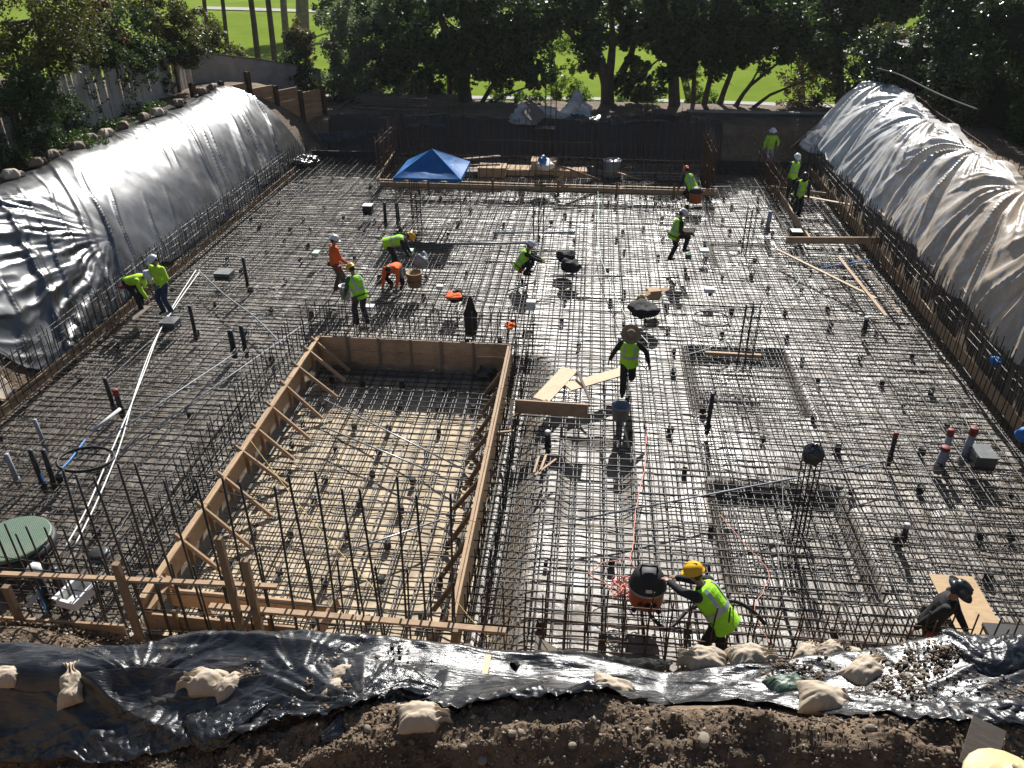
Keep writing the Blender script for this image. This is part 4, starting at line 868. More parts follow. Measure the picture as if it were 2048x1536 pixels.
def rock(label, px, py, s_, seed):
    g = np.random.default_rng(seed); b = B().ball((0, 0, 0), (s_, s_ * .75, s_ * .6), 12, 8); V = [Vector(v) * (1 + .25 * float(vnoise(v[0] / s_ * 1.3 + seed, v[1] / s_ * 1.3 + v[2] / s_))) for v in b.V]
    o = link('rock', mesh_from('rock', V, b.F), 'rock', None, True); o.location = hit(px, py) + Vector((0, 0, s_ * .25)); o.rotation_euler = (jit(.3), jit(.3), seed * 1.3); tag(o, label, 'rock', 'larger stones in the near soil', 'thing')
for i, (x, y, s_, lb) in enumerate([(1406, 1482, .085, 'rounded grey-brown boulder low in the dark soil face'), (1890, 1428, .075, 'rounded stone at the top of the soil beside the weathered stake'), (1025, 1468, .05, 'pale upright stone on the shaded soil slope'), (1042, 1466, .045, 'small flat pale stone beside the upright one'), (1740, 1458, .05, 'squarish tan stone in the soil below the long cream bag'), (965, 1522, .06, 'broad flat stone near the bottom of the soil slope'), (928, 1495, .04, 'light flat stone on the gravel below the buried sandbag'), (1145, 1492, .05, 'reddish stone on the dark soil'), (735, 1458, .05, 'grey slab-like stone at the end of the black heap'), (1500, 1408, .06, 'brown clod at the soil rim left of the green bag'), (1560, 1410, .055, 'dark clod under the green bag')]): rock(lb, x, y, s_, i + 1)

# ------------------------------------------------------------------ vegetation
def leaf_mesh(name, blobs, n, size, m, parent, clump=26, spread=.30, flat=1.0, seed=0, aspect=.55):
    g = np.random.default_rng(seed + 100); w_ = np.array([b[1][0] * b[1][1] for b in blobs]); w_ = w_ / w_.sum(); P = []
    for (c, r), f in zip(blobs, w_):
        k = max(8, int(n * f)); q = max(6, int(clump * (1 + .5 * (len(blobs) == 1)))); d = g.normal(0, 1, (q, 3)); d /= np.linalg.norm(d, axis=1)[:, None]
        cc_ = d * (g.random((q, 1)) ** (1 / 2.6)) * np.array(r); cs = g.uniform(.5, 1.3, q) ; idx = g.integers(0, q, k)
        v = g.normal(0, 1, (k, 3)); v /= np.linalg.norm(v, axis=1)[:, None]
        P.append(np.array(c) + cc_[idx] + v * (g.random((k, 1)) ** .45) * spread * np.mean(r) * cs[idx][:, None])
    P = np.concatenate(P); n = len(P); s_ = size * g.uniform(.6, 1.3, (n, 1))
    a = g.normal(0, 1, (n, 3)); a[:, 2] *= .6; a /= np.linalg.norm(a, axis=1)[:, None]; b = g.normal(0, 1, (n, 3)); b -= a * (a * b).sum(1)[:, None]; b /= np.linalg.norm(b, axis=1)[:, None]
    V = np.stack([P - a * s_, P + b * s_ * aspect, P + a * s_, P - b * s_ * aspect], 1).reshape(-1, 3)
    return link(name, mesh_np(name, V, np.arange(4 * n).reshape(-1, 4)), m, parent)
def pxblob(px, py, Y, rpx, ry=None, depth=None):
    c = aty(px, py, Y); s_ = Vector((c.x, c.y, c.z - CAM_H)).length / 1593.0; r = rpx * s_; return ((c.x, c.y, c.z), (r, depth if depth else r * .9, (ry * s_) if ry else r * .85))
def tree(name, label, base, blobs, limbs, m, n, size, cat='tree', group=None, bark='bark', seed=0, clump=26, spread=.30, parts=('trunk', 'crown')):
    base = Vector(base); t = thing(name, label, cat, base, 0, group); q = B()
    for P, r0, r1 in limbs:
        P = [Vector(p) - base for p in P]; PP = []
        for i in range(len(P) - 1):
            for k in range(4): PP.append(P[i].lerp(P[i + 1], k / 4) + Vector((jit(.02), jit(.02), 0)))
        PP.append(P[-1]); q.tube(PP, [r0 + (r1 - r0) * i / (len(PP) - 1) for i in range(len(PP))], 8)
    g = np.random.default_rng(seed + 5)
    for (c, r) in blobs:                                         # twigs into each leaf mass
        if not limbs: break
        near = min((Vector(p) for P, _, _ in limbs for p in P), key=lambda p: (p - Vector(c)).length)
        for k in range(3):
            e = Vector(c) + Vector(g.normal(0, .45, 3)) * r[0]; md = near.lerp(e, .5) + Vector(g.normal(0, .15, 3)) * r[0]
            q.tube([near - base, md - base, e - base], [.06, .04, .012], 5)
    if q.V: q.build(parts[0], bark, t, True)
    bl = [(tuple(Vector(c) - base), r) for c, r in blobs]; leaf_mesh(parts[1], bl, n, size, m, t, clump, spread, seed=seed); return t
def pl(Y, *pts): return [aty(x, y, Y + (k * dy if False else 0)) for k, (x, y) in enumerate(pts) for dy in (0,)]
Yt = 45.0
tree('oak_tree', 'broad dark evergreen tree with a thick leaning trunk behind the rear bank', aty(935, 232, Yt), [pxblob(*b) for b in ((870, 60, Yt, 95), (960, 40, Yt, 110), (1040, 100, Yt, 62), (820, 120, Yt, 75, 55), (1000, 140, Yt, 50, 35), (1075, 150, Yt, 40, 25), (920, 120, Yt + 1, 80), (1010, 20, 46.5, 90), (800, 40, 46, 75))],
     [(pl(Yt, (935, 238), (925, 170), (905, 95), (880, 30)), .48, .16), (pl(Yt, (930, 150), (985, 100), (1060, 50)), .22, .06), (pl(Yt - .4, (948, 236), (985, 170), (1050, 110), (1090, 95)), .14, .04), (pl(Yt - .3, (960, 225), (1010, 190), (1080, 165)), .10, .03), (pl(Yt + .5, (902, 232), (898, 150), (880, 100)), .16, .08)], 'lf_dark', 46000, .13, seed=1)
tree('elm_tree', 'spreading multi-stemmed dark tree in the middle behind the rear bank', aty(1215, 232, Yt), [pxblob(*b) for b in ((1230, 30, Yt, 85), (1295, 85, Yt, 55), (1150, 10, Yt, 55), (1310, 20, Yt, 70), (1180, 130, Yt, 30, 22), (1285, 160, Yt, 45, 35), (1100, 40, Yt + 1, 38, 30))],
     [(pl(Yt, (1215, 240), (1215, 170), (1195, 105), (1150, 75), (1100, 30)), .42, .07), (pl(Yt, (1218, 160), (1225, 90), (1222, 10)), .26, .10), (pl(Yt + .4, (1225, 180), (1262, 110), (1280, 30)), .26, .08), (pl(Yt, (1200, 110), (1175, 50), (1160, -10)), .15, .06), (pl(Yt - .3, (1230, 190), (1290, 140), (1330, 110)), .10, .03)], 'lf_dark', 30000, .12, seed=2)
tree('oak_tree', 'dark evergreen tree with a straight trunk right of the multi-stemmed one', aty(1350, 234, Yt), [pxblob(*b) for b in ((1370, 20, Yt, 90), (1345, 110, Yt + .5, 50), (1420, 80, Yt, 65))],
     [(pl(Yt, (1350, 242), (1347, 150), (1330, 60), (1320, -20)), .34, .14), (pl(Yt, (1347, 160), (1385, 80), (1410, 0)), .2, .07)], 'lf_dark', 23000, .13, seed=3)
tree('willow_tree', 'clump of leaning thin stems under dark foliage right of the bank', aty(1445, 236, Yt), [pxblob(*b) for b in ((1460, 40, Yt, 95), (1560, 50, Yt, 95), (1520, 85, Yt + 1, 60), (1620, 90, Yt, 55), (1450, 95, Yt + 1, 42), (1500, 10, Yt + 1, 90))],
     [(pl(Yt, (1400, 240), (1425, 140), (1445, 50)), .17, .08), (pl(Yt + .4, (1428, 240), (1470, 120), (1500, 40)), .17, .06), (pl(Yt, (1450, 240), (1500, 170), (1590, 100)), .15, .04), (pl(Yt - .3, (1478, 238), (1540, 190), (1625, 155)), .13, .03), (pl(Yt + .6, (1385, 240), (1388, 140), (1400, 50)), .15, .06), (pl(Yt - .4, (1462, 240), (1485, 190), (1525, 130)), .11, .04)], 'lf_dark', 36000, .12, seed=4)
tree('olive_tree', 'grey-green olive-like tree left of the broad dark one', aty(735, 225, 45.5), [pxblob(*b) for b in ((690, 75, 45.5, 48, 60), (745, 55, 45.5, 55, 60), (720, 135, 45.5, 60, 45), (680, 165, 45.5, 38, 40), (765, 150, 45.5, 45, 50), (720, 200, 45, 55, 25))],
     [(pl(45.5, (738, 235), (725, 160), (705, 90), (690, 40)), .18, .05), (pl(45.5, (738, 200), (755, 120), (750, 50)), .14, .05), (pl(45.5, (700, 235), (695, 180)), .08, .04)], 'lf_olive', 26000, .095, seed=5, clump=34)
tree('upright_shrub', 'dark upright shrub with bronze tips beyond the lagging boards', aty(592, 205, 44), [pxblob(592, 130, 44, 34, 55), pxblob(585, 165, 44, 38, 35)], [(pl(44, (592, 210), (592, 120)), .1, .05)], 'lf_dark', 6500, .09, 'shrub', None, 'bark', 6)
tree('upright_shrub', 'bronze-tinted crown of new shoots on top of the dark upright shrub', aty(594, 200, 44.2), [pxblob(594, 70, 44.2, 28, 26), pxblob(612, 95, 44.2, 22, 30)], [(pl(44.2, (594, 205), (594, 75)), .08, .03)], 'lf_tan', 2400, .085, 'shrub', None, 'bark', 7)
for i, (lb, bl, m, n_) in enumerate([('low sunlit yellow-green bush at the foot of the golf trunks', ((495, 135, 47, 32, 22), (470, 120, 47, 28, 24)), 'lf_yel', 3000), ('dark bush between the concrete wall and the upright shrub', ((545, 150, 45.5, 34, 22), (515, 158, 45.5, 28, 14)), 'lf_mid', 2800), ('small grey-green bush at the end of the lagging wall', ((612, 195, 43.5, 20, 22), (640, 215, 43.5, 28, 16)), 'lf_mid', 1700), ('leafy bush below the olive-like tree', ((660, 215, 44, 34, 22), (775, 215, 44.5, 30, 20)), 'lf_dark', 2600), ('bright bush under the multi-stemmed tree, right of its trunk', ((1265, 205, 47, 40, 22), (1300, 212, 47, 30, 18)), 'lf_lime', 3000), ('small light bush left of the multi-stemmed trunk', ((1130, 175, 48, 36, 30), (1165, 195, 48, 28, 22)), 'lf_lime', 2200), ('bright sunlit foliage hanging between the two big trees', ((1120, 90, 52, 30, 24), (1150, 130, 52, 26, 22), (1085, 60, 52, 30, 22), (1130, 40, 53, 34, 20)), 'lf_lime', 2600), ('sunlit bush left of the oak trunk under its crown', ((860, 195, 48, 24, 20), (895, 180, 49, 20, 16)), 'lf_lime', 1500), ('sunlit bush between the straight trunk and the leaning stems', ((1395, 190, 48, 28, 22), (1420, 205, 48, 26, 16), (1385, 150, 49, 20, 20)), 'lf_lime', 1900), ('sunlit leaves under the oak limbs right of its trunk', ((1000, 185, 47, 30, 16), (1040, 200, 47, 26, 14)), 'lf_lime', 1700), ('undergrowth below the broad dark tree', ((865, 205, 45, 34, 22), (1000, 215, 45, 40, 16), (1060, 205, 45, 34, 18)), 'lf_mid', 3000), ('bronze bush behind the leaning stems at the right', ((1610, 170, 46, 46, 44), (1600, 215, 46, 50, 20), (1640, 110, 47, 34, 34)), 'lf_tan', 5200)]):
    b0 = pxblob(*bl[0]); tree('bush', lb, (b0[0][0], b0[0][1], b0[0][2] - b0[1][2]), [pxblob(*b) for b in bl], [], m, n_, .085, 'bush', 'bushes beyond the rear bank', 'bark', 20 + i)
for i, (lb, bl, lim, n_) in enumerate([('broad tree out on the course filling the top between the two big trunks', ((1090, -5, 58, 55, 30), (1160, -20, 58, 60, 34), (1040, 10, 58, 50, 40), (1185, 60, 57, 26, 30)), (1120, 120), 9000), ('dark tree behind the olive-like one', ((660, 15, 60, 36, 34), (700, 10, 58, 60, 40), (770, 0, 58, 60, 40), (820, 170, 56, 40, 25)), (720, 130), 9000), ('tall tree behind the straight trunk at the right', ((1330, 0, 58, 70, 40), (1420, -5, 58, 70, 40), (1500, 10, 58, 70, 50), (1580, 5, 58, 60, 50), (1300, 60, 57, 40, 40)), (1400, 150), 13000), ('tree deep behind the leaning stems', ((1600, 60, 60, 60, 50), (1650, 120, 58, 40, 36)), (1620, 160), 7000)]):
    bb = aty(lim[0], lim[1], 58); bse = (bb.x, 58, lawn_z(bb.x, 58)); tree('background_tree', lb, bse, [pxblob(*b) for b in bl], [([Vector(bse), Vector(pxblob(*bl[0])[0])], .3, .1)], 'lf_mid' if i == 0 else 'lf_dark', n_, .13, 'tree', 'trees on the near side of the golf course', 'bark', 110 + i)
# tall trunks out on the golf course, crowns above the picture
def golf_tree(lb, x0, x1, ytop, ybot, Y, r, seed, n=5000, bark='bark'):
    a = aty(x1, ybot, Y); bse = Vector((a.x, Y, lawn_z(a.x, Y))); tpt = aty(x0, ytop, Y); d = (tpt - bse).normalized(); top = bse + d * 15
    bl = [((top.x + jit(1.5), top.y + jit(1.5), top.z + jit(1.2)), (2.6, 2.6, 2.0)) for k in range(4)]
    tree('tall_tree', lb, bse, bl, [([bse, bse.lerp(top, .5), top], r, r * .55)], 'lf_dark', n, .16, 'tree', 'tall trees on the golf course', bark, seed)
for i, (lb, x0, x1, yb_, Y, r, bk) in enumerate([('far slim trunk standing left of the pair on the golf course', 445, 452, 100, 66, .20, 'bark'), ('dark slanting trunk, left one of the tall pair on the golf course', 502, 514, 115, 62, .26, 'bark'), ('dark trunk with ragged bark, right one of the tall pair on the golf course', 536, 548, 115, 64, .26, 'bark'), ('thick pale trunk behind the bronze shrub tips', 566, 572, 110, 70, .34, 'palebark'), ('heavy twin-trunk tree far out above the upright shrub', 604, 600, 70, 84, .75, 'palebark'), ('leftmost far trunk seen through the shrubs on the golf course', 408, 412, 90, 72, .22, 'bark')]):
    golf_tree(lb, x0, x1, 0, yb_, Y, r, 40 + i, 5000, bk)
for i, (x, Y) in enumerate(((30, 95), (14, 120), (-32, 105), (46, 80), (-6, 150))):
    bse = Vector((x, Y, lawn_z(x, Y))); top = bse + Vector((0, 0, 9)); tree('far_tree', 'round dark tree standing far out on the golf course', bse, [((x + jit(1.5), Y + jit(1.5), bse.z + 9 + jit(1.5)), (3.4, 3.4, 3.0)) for k in range(4)], [([bse, top], .35, .15)], 'lf_dark', 5000, .25, 'tree', 'trees far out on the golf course', 'bark', 60 + i)
# shrubs beyond the picket fence
for i, (lb, bl, m, n_, sz_) in enumerate([
    ('tall olive-yellow shrub in the far left corner above the fence', ((70, 40, 27, 100, 75), (20, 110, 26, 80, 70), (120, 90, 27.5, 60, 60)), 'lf_yel', 15000, .062),
    ('dark ivy mass at the left end of the picket fence', ((20, 230, 24, 70, 80), (60, 190, 24.5, 50, 60), (10, 310, 22.5, 40, 40)), 'lf_dark', 9000, .06),
    ('dark reddish tree between the two yellowish shrubs', ((185, 40, 33, 60, 55), (215, 95, 32, 50, 45)), 'lf_red', 8000, .07),
    ('dark green shrub leaning over the middle of the fence', ((240, 70, 32, 60, 60), (200, 110, 30, 60, 24), (290, 110, 32.5, 50, 24)), 'lf_dark', 9500, .065),
    ('olive shrub with sunlit tips behind the right part of the fence', ((310, 45, 36, 65, 50), (350, 80, 36, 45, 40)), 'lf_yel', 9000, .07),
    ('glossy leafed creeper over the far end of the fence', ((345, 115, 35.5, 50, 22), (385, 100, 36.5, 35, 35)), 'lf_laurel', 6500, .065),
    ('yellowish bush rising behind the concrete wall', ((425, 95, 40, 38, 42), (440, 130, 40, 25, 22), (400, 60, 41, 40, 40)), 'lf_yel', 6500, .07),
    ('low ivy creeping at the foot of the fence', ((150, 290, 25.5, 55, 16), (220, 255, 28, 45, 14), (290, 225, 31, 40, 14), (330, 205, 34, 36, 14), (80, 330, 23.5, 50, 16)), 'lf_mid', 9500, .05),
    ('thin ivy climbing the middle pickets', ((130, 200, 27.2, 26, 40), (190, 180, 28.6, 16, 36), (255, 170, 31, 18, 24), (330, 160, 34.6, 24, 22), (160, 250, 27, 30, 40), (90, 230, 25.5, 40, 60), (290, 150, 32.6, 22, 26)), 'lf_dark', 5200, .05)]):
    b0 = pxblob(*bl[0]); bs = (b0[0][0], b0[0][1], 3.4)
    tree('shrub', lb, bs, [pxblob(*b) for b in bl], [] if i >= 7 else [([Vector(bs), Vector(b0[0])], .09, .03)], m, n_, sz_, 'shrub', 'shrubs along the picket fence', 'bark', 80 + i)
# hedge along the right
def hedge(lb, x0, x1, y0, y1, z0, z1, n, m, seed, size=.075):
    g = np.random.default_rng(seed); t = thing('hedge', lb, 'hedge', ((x0 + x1) / 2, (y0 + y1) / 2, z0), 0, 'clipped hedges along the right side')
    nb = int(max(6, (y1 - y0) * 3.2)); bl = []
    for k in range(nb):
        bl.append(((g.uniform(-.5, .5) * (x1 - x0), g.uniform(-.5, .5) * (y1 - y0), g.uniform(.12, .86) * (z1 - z0)), (.75, .75, .75)))
    leaf_mesh('foliage', bl, n, size, m, t, 20, .5, seed=seed)
    fb_ = []
    for k in range(nb * 2): fb_.append(((-.5 * (x1 - x0), g.uniform(-.5, .5) * (y1 - y0), g.uniform(.05, .93) * (z1 - z0)), (.28, .6, .6)))
    leaf_mesh('front_foliage', fb_, int(n * .8), size, m, t, 12, .5, seed=seed + 1)
    q = B()
    for k in range(int((y1 - y0) / 1.1)): yy = -.5 * (y1 - y0) + .5 + k * 1.1; q.tube([(0, yy, 0), (jit(.1), yy + jit(.1), (z1 - z0) * .8)], [.07, .03], 6)
    q.build('stems', 'bark', t)
    q = B(); q.box((.25, 0, (z1 - z0) * .45), ((x1 - x0) * .55, (y1 - y0) * .96, (z1 - z0) * .84)); q.build('dark_core', 'hair', t)  # solid black box as the dark, dense inside of the hedge
    tp = [((g.uniform(-.45, .45) * (x1 - x0), g.uniform(-.5, .5) * (y1 - y0), (z1 - z0) * .96), (.35, .5, .13)) for k in range(nb)]
    leaf_mesh('sunlit_top', tp, int(n * .22), size, 'lf_yel', t, 12, .5, seed=seed + 2)  # sunlight on the hedge top put into a yellower leaf colour
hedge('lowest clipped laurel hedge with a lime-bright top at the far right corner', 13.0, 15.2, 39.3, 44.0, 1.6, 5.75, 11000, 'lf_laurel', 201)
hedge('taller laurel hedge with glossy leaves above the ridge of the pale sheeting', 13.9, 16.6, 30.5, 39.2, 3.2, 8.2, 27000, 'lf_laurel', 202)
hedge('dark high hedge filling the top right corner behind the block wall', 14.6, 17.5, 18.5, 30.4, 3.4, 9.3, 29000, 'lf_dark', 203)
tree('conifer_tree', 'dark tree rising between the leaning stems and the right hedge', aty(1680, 240, 48), [pxblob(1690, 30, 48, 70, 70), pxblob(1640, 60, 48, 50, 60), pxblob(1750, 10, 47, 70, 50), pxblob(1830, -10, 47, 60, 50), pxblob(1670, 150, 48, 36, 60)], [(pl(48, (1680, 245), (1680, 20)), .25, .1)], 'lf_dark', 24000, .12, 'tree', None, 'bark', 95)
# ------------------------------------------------------------------ people
UP = Vector((0, 0, 1))
def ik(a, t, l1, l2, pole):
    d = t - a; L = min(max(d.length, .12), l1 + l2 - .004); n = d.normalized(); x = (l1 * l1 - l2 * l2 + L * L) / (2 * L); h = math.sqrt(max(l1 * l1 - x * x, 0))
    p = Vector(pole); p = p - n * p.dot(n); p = p.normalized() if p.length > 1e-3 else n.orthogonal()
    return a + n * x + p * h, a + n * L
def fuse(name, b, m, parent, voxel, loc=None, smooth=3):
    o = b.build(name, m, None, True); md = o.modifiers.new('r', 'REMESH'); md.mode = 'VOXEL'; md.voxel_size = voxel
    sm = o.modifiers.new('s', 'SMOOTH'); sm.iterations = smooth; sm.factor = .5
    dg = bpy.context.evaluated_depsgraph_get(); me = bpy.data.meshes.new_from_object(o.evaluated_get(dg)); me.name = name
    o.modifiers.clear(); old = o.data; o.data = me; bpy.data.meshes.remove(old)
    if not me.materials: me.materials.append(M[m])
    me.polygons.foreach_set('use_smooth', [True] * len(me.polygons))
    if parent is not None: o.parent = parent
    if loc is not None: o.location = loc
    return o
def loft(b, rings, n=18, cap=True):
    V = []; F = []
    for (c, rx, ry, R, Fd) in rings:
        for k in range(n): a = 2 * math.pi * k / n; V.append(c + R * math.cos(a) * rx + Fd * math.sin(a) * ry)
    for i in range(len(rings) - 1):
        for k in range(n): F.append((i * n + k, i * n + (k + 1) % n, (i + 1) * n + (k + 1) % n, (i + 1) * n + k))
    if cap: F.append(tuple(range(n - 1, -1, -1))); F.append(tuple((len(rings) - 1) * n + k for k in range(n)))
    b.add(V, F)
def person(label, base, face, pelvis=(0, 0, .92), bend=0, lean=0, twist=0, hands=None, feet=((-.11, 0, 0), (.11, .05, 0)), knees=(0, 1, .1), elbows=None, head=(0, 0),
           shirt='blackcl', vest=None, pants='blackcl', boots='bootk', hat=('cap', 'hwhite'), glove=None, voxel=.013, belt=False, size=1.0, group='construction workers'):
    base = Vector(base); Rz = Matrix.Rotation(-rad(face), 3, 'Z'); Ri = Rz.transposed()
    P = Vector(pelvis); be, le, tw = rad(bend), rad(lean), rad(twist)
    S = Vector((math.sin(le) * math.cos(be), math.sin(be), math.cos(be) * math.cos(le))).normalized()
    R = Vector((math.cos(tw), -math.sin(tw) , 0)); R = (R - S * R.dot(S)).normalized(); F = S.cross(R).normalized()
    S2 = (S + F * (-.10 if bend < 40 else .12)).normalized()
    sh = P + S * .47; nb = P + S * .525
    hp, hy = rad(head[0]), rad(head[1])
    nd = (S * .75 + UP * .55 + F * .10).normalized() if bend < 60 else (S * .95 + UP * .25).normalized()
    Hf0 = Vector((math.sin(hy), math.cos(hy), 0)) * math.cos(hp) + Vector((0, 0, -1)) * math.sin(hp)
    hc = nb + nd * .175 + Hf0 * .015
    Hr = Hf0.cross(UP); Hr = Hr.normalized() if Hr.length > .05 else R; Hu = Hr.cross(Hf0).normalized(); HM = Matrix((Hr, Hf0, Hu)).transposed()
    hl = []
    hands = hands or ((-.27, .05, .82), (.27, .05, .82))
    for i, h in enumerate(hands):
        if isinstance(h, Vector): h = Ri @ (h - base) / size
        sx = -1 if i == 0 else 1; a = sh + R * sx * .19 - S * .02
        pole = (elbows[i] if elbows else (sx * .6, -.7, -.25)); e, wv = ik(a, Vector(h), .295, .265, pole); hl.append((a, e, wv, sx))
    fl = []
    for i, q in enumerate(feet):
        if isinstance(q, Vector): q = Ri @ (q - base)
        sx = -1 if i == 0 else 1; a = P + R * sx * .095 - S * .03; an = Vector(q) + Vector((0, 0, .09)); kn = knees[i] if hasattr(knees[0], '__len__') else knees
        k_, an = ik(a, an, .435, .425, kn); fl.append((a, k_, an, Vector(q)))
    b = B()
    b.ball(hc, (.076, .096, .115), 16, 12, HM); b.ball(hc + HM @ Vector((0, .035, -.062)), (.052, .055, .055), 12, 8, HM)
    b.capsule(hc + HM @ Vector((0, .088, .005)), hc + HM @ Vector((0, .108, -.022)), .011, .016, 8)
    for sx in (-1, 1): b.ball(hc + HM @ Vector((sx * .078, -.005, -.01)), (.012, .022, .032), 8, 6, HM)
    b.capsule(nb - S * .06, hc - Hu * .05, .056, .052)
    loft(b, [(P - S * .08, .13, .10, R, F), (P + S * .12, .125, .09, R, F), (P + S * .34, .15, .105, R, F), (P + S * .46, .15, .085, R, F), (P + S * .52, .06, .055, R, F)])
    for a, e, w_, sx in hl:
        b.capsule(a, e, .047, .038); b.capsule(e, w_, .038, .028)
        d = (w_ - e).normalized(); sd = d.cross(UP); sd = sd.normalized() if sd.length > .1 else R; nn = sd.cross(d).normalized(); pal = w_ + d * .055
        b.ball(pal, (.040, .052, .018), 10, 7, Matrix((sd, d, nn)).transposed())
        for f_, (o_, L_) in enumerate(((-.030, .062), (-.010, .075), (.011, .070), (.031, .052))):
            r0 = w_ + d * .095 + sd * o_; m_ = r0 + d * L_ * .55 - nn * .012; b.capsule(r0, m_, .0105, .0095, 6); b.capsule(m_, m_ + d * L_ * .3 - nn * .03, .0095, .008, 6)
        t0 = w_ + d * .03 - sd * sx * .03; t1 = t0 - sd * sx * .032 + d * .035 - nn * .012; b.capsule(t0, t1, .013, .011, 6); b.capsule(t1, t1 + d * .03 - nn * .012, .011, .009, 6)
    for a, k_, an, q in fl: b.capsule(a, k_, .07, .052); b.capsule(k_, an, .05, .036); b.capsule(an, q + Vector((0, .12, .035)), .036, .03)
    body = fuse('person', b, 'skin', None, voxel); body.location = base; body.rotation_euler = (0, 0, -rad(face)); body.scale = (size,) * 3; tag(body, label, 'person', group, 'thing')
    e_ = B()
    for sx in (-1, 1): e_.ball(hc + HM @ Vector((sx * .031, .086, .018)), .0105, 8, 6)
    e_.build('eyes', 'eye', body, True); B().ball(hc + HM @ Vector((0, .084, -.052)), (.022, .008, .007), 8, 6, HM).build('mouth', 'lip', body, True)
    b = B(); loft(b, [(P - S * .10, .185, .145, R, F), (P + S * .06, .182, .14, R, F), (P + S * .22, .188, .142, R, F), (P + S * .36, .205, .148, R, F), (P + S * .46, .185, .122, R, F), (P + S * .525, .08, .075, R, F)])
    for a, e, w_, sx in hl: b.capsule(a, e, .074, .06); b.capsule(e, e.lerp(w_, .93), .061, .046)
    fuse('shirt', b, shirt, body, voxel)
    b = B(); b.ball(P - S * .03, (.165, .125, .13), 14, 9, Matrix((R, F, S)).transposed())
    for a, k_, an, q in fl: b.capsule(a, k_, .104, .082); b.capsule(k_, an + Vector((0, 0, -.02)), .080, .072)
    fuse('trousers', b, pants, body, voxel)
    for a, k_, an, q in fl:
        d = (an - k_).normalized(); f2 = Vector((0, 1, 0)) - d * d.y; f2 = (f2.normalized() if abs(d.z) < .75 else Vector((0, 1, 0)))
        b = B(); hel = an - UP * .045 if abs(d.z) > .6 else an + d * .05; b.capsule(an + UP * .03, hel, .052, .05); b.capsule(hel - f2 * .03, hel + f2 * .14, .047, .042); b.capsule(hel + f2 * .08, hel + f2 * .16, .045, .036)
        fuse('boot', b, boots, body, .014)
    if glove:
        for a, e, w_, sx in hl:
            d = (w_ - e).normalized(); b = B(); b.capsule(w_ - d * .04, w_ + d * .02, .036, .034); b.ball(w_ + d * .07, (.05, .062, .032), 10, 7, Matrix((d.cross(UP).normalized() if d.cross(UP).length > .1 else R, d, UP)).transposed()); 
            for o_ in (-.03, 0, .03): b.capsule(w_ + d * .10 + R * o_, w_ + d * .16 + R * o_ * 1.1 - UP * .02, .014, .012, 6)
            fuse('glove', b, glove, body, .010)
    if vest:
        b = B(); rings = [(-.16, .225, .185), (-.05, .214, .175), (.10, .206, .166), (.22, .208, .166), (.34, .222, .17), (.43, .212, .15), (.485, .172, .122), (.515, .09, .085)]
        loft(b, [(P + S * t, rx + jit(.004), ry + jit(.004), R, F) for t, rx, ry in rings], 22)
        fuse('vest', b, vest, body, voxel, smooth=2)
        b = B(); loft(b, [(P + S * t, rx, ry, R, F) for t, rx, ry in ((.10, .215, .174), (.13, .216, .175), (.165, .217, .175))], 24, False)
        for an_ in (55, 125, 235, 305):
            for (t0, x0, y0), (t1, x1, y1) in zip(((.165, .217, .175), (.34, .229, .178), (.43, .218, .158)), ((.34, .229, .178), (.43, .218, .158), (.487, .178, .128))):
                c_ = [P + S * t + R * math.cos(rad(an_ + da)) * x + F * math.sin(rad(an_ + da)) * y for t, x, y, da in ((t0, x0, y0, -8), (t0, x0, y0, 8), (t1, x1, y1, 8), (t1, x1, y1, -8))]; b.add(c_, [(0, 1, 2, 3)])
        b.build('reflective_stripe', 'strip', body, True)
    if belt:
        b = B(); loft(b, [(P - S * .06, .232, .192, R, F), (P - S * .02, .230, .19, R, F)], 22, False); b.build('tool_belt', 'boot', body, True)
        for an_ in (150, 205, 20): c_ = P - S * .10 + R * math.cos(rad(an_)) * .25 + F * math.sin(rad(an_)) * .2; b = B(); b.box(c_, (.05, .11, .15), Matrix((R, F, S)).transposed() @ Matrix.Rotation(rad(an_), 3, 'Z')); b.build('pouch', 'boot' if an_ > 30 else 'red', body)
    kind, hm = hat
    if kind in ('cap', 'brim', 'straw'):
        hb_ = hc + HM @ Vector((0, -.006, .035)); b = B()
        if kind == 'straw':
            b.lathe([(.09, -.004), (.16, -.010), (.215, .004), (.228, .018), (.224, .022), (.21, .012), (.16, .002), (.108, .010), (.101, .06), (.09, .098), (.05, .108), (.004, .098)], 28, HM, hb_, 1.0, 1.06)
            b.build('straw_hat', hm, body, True)
            B().lathe([(.112, .012), (.113, .03), (.109, .034), (.107, .012)], 24, HM, hb_, 1.0, 1.06).build('hat_band', 'bootk', body, True)
        else:
            br = .132 if kind == 'cap' else .185
            b.lathe([(.10, -.012), (br - .006, -.010), (br, -.004), (br - .004, .002), (.120, .010), (.119, .05), (.105, .09), (.075, .118), (.035, .130), (.002, .132)], 24, HM, hb_, 1.0, 1.18)
            if kind == 'cap': b.ball(hb_ + HM @ Vector((0, .145, -.004)), (.085, .055, .008), 14, 6, HM)
            b.capsule(hb_ + HM @ Vector((0, -.08, .118)), hb_ + HM @ Vector((0, .08, .118)), .018, .018, 8)
            b.build('helmet', hm, body, True)
        B().ball(hc + HM @ Vector((0, -.03, -.012)), (.079, .075, .085), 12, 8, HM).build('hair', 'hair', body, True)
    elif kind == 'hair':
        b = B().ball(hc + HM @ Vector((0, -.016, .022)), (.086, .098, .108), 14, 10, HM); b.build('hair', 'hair', body, True)
    return body
W = Vector
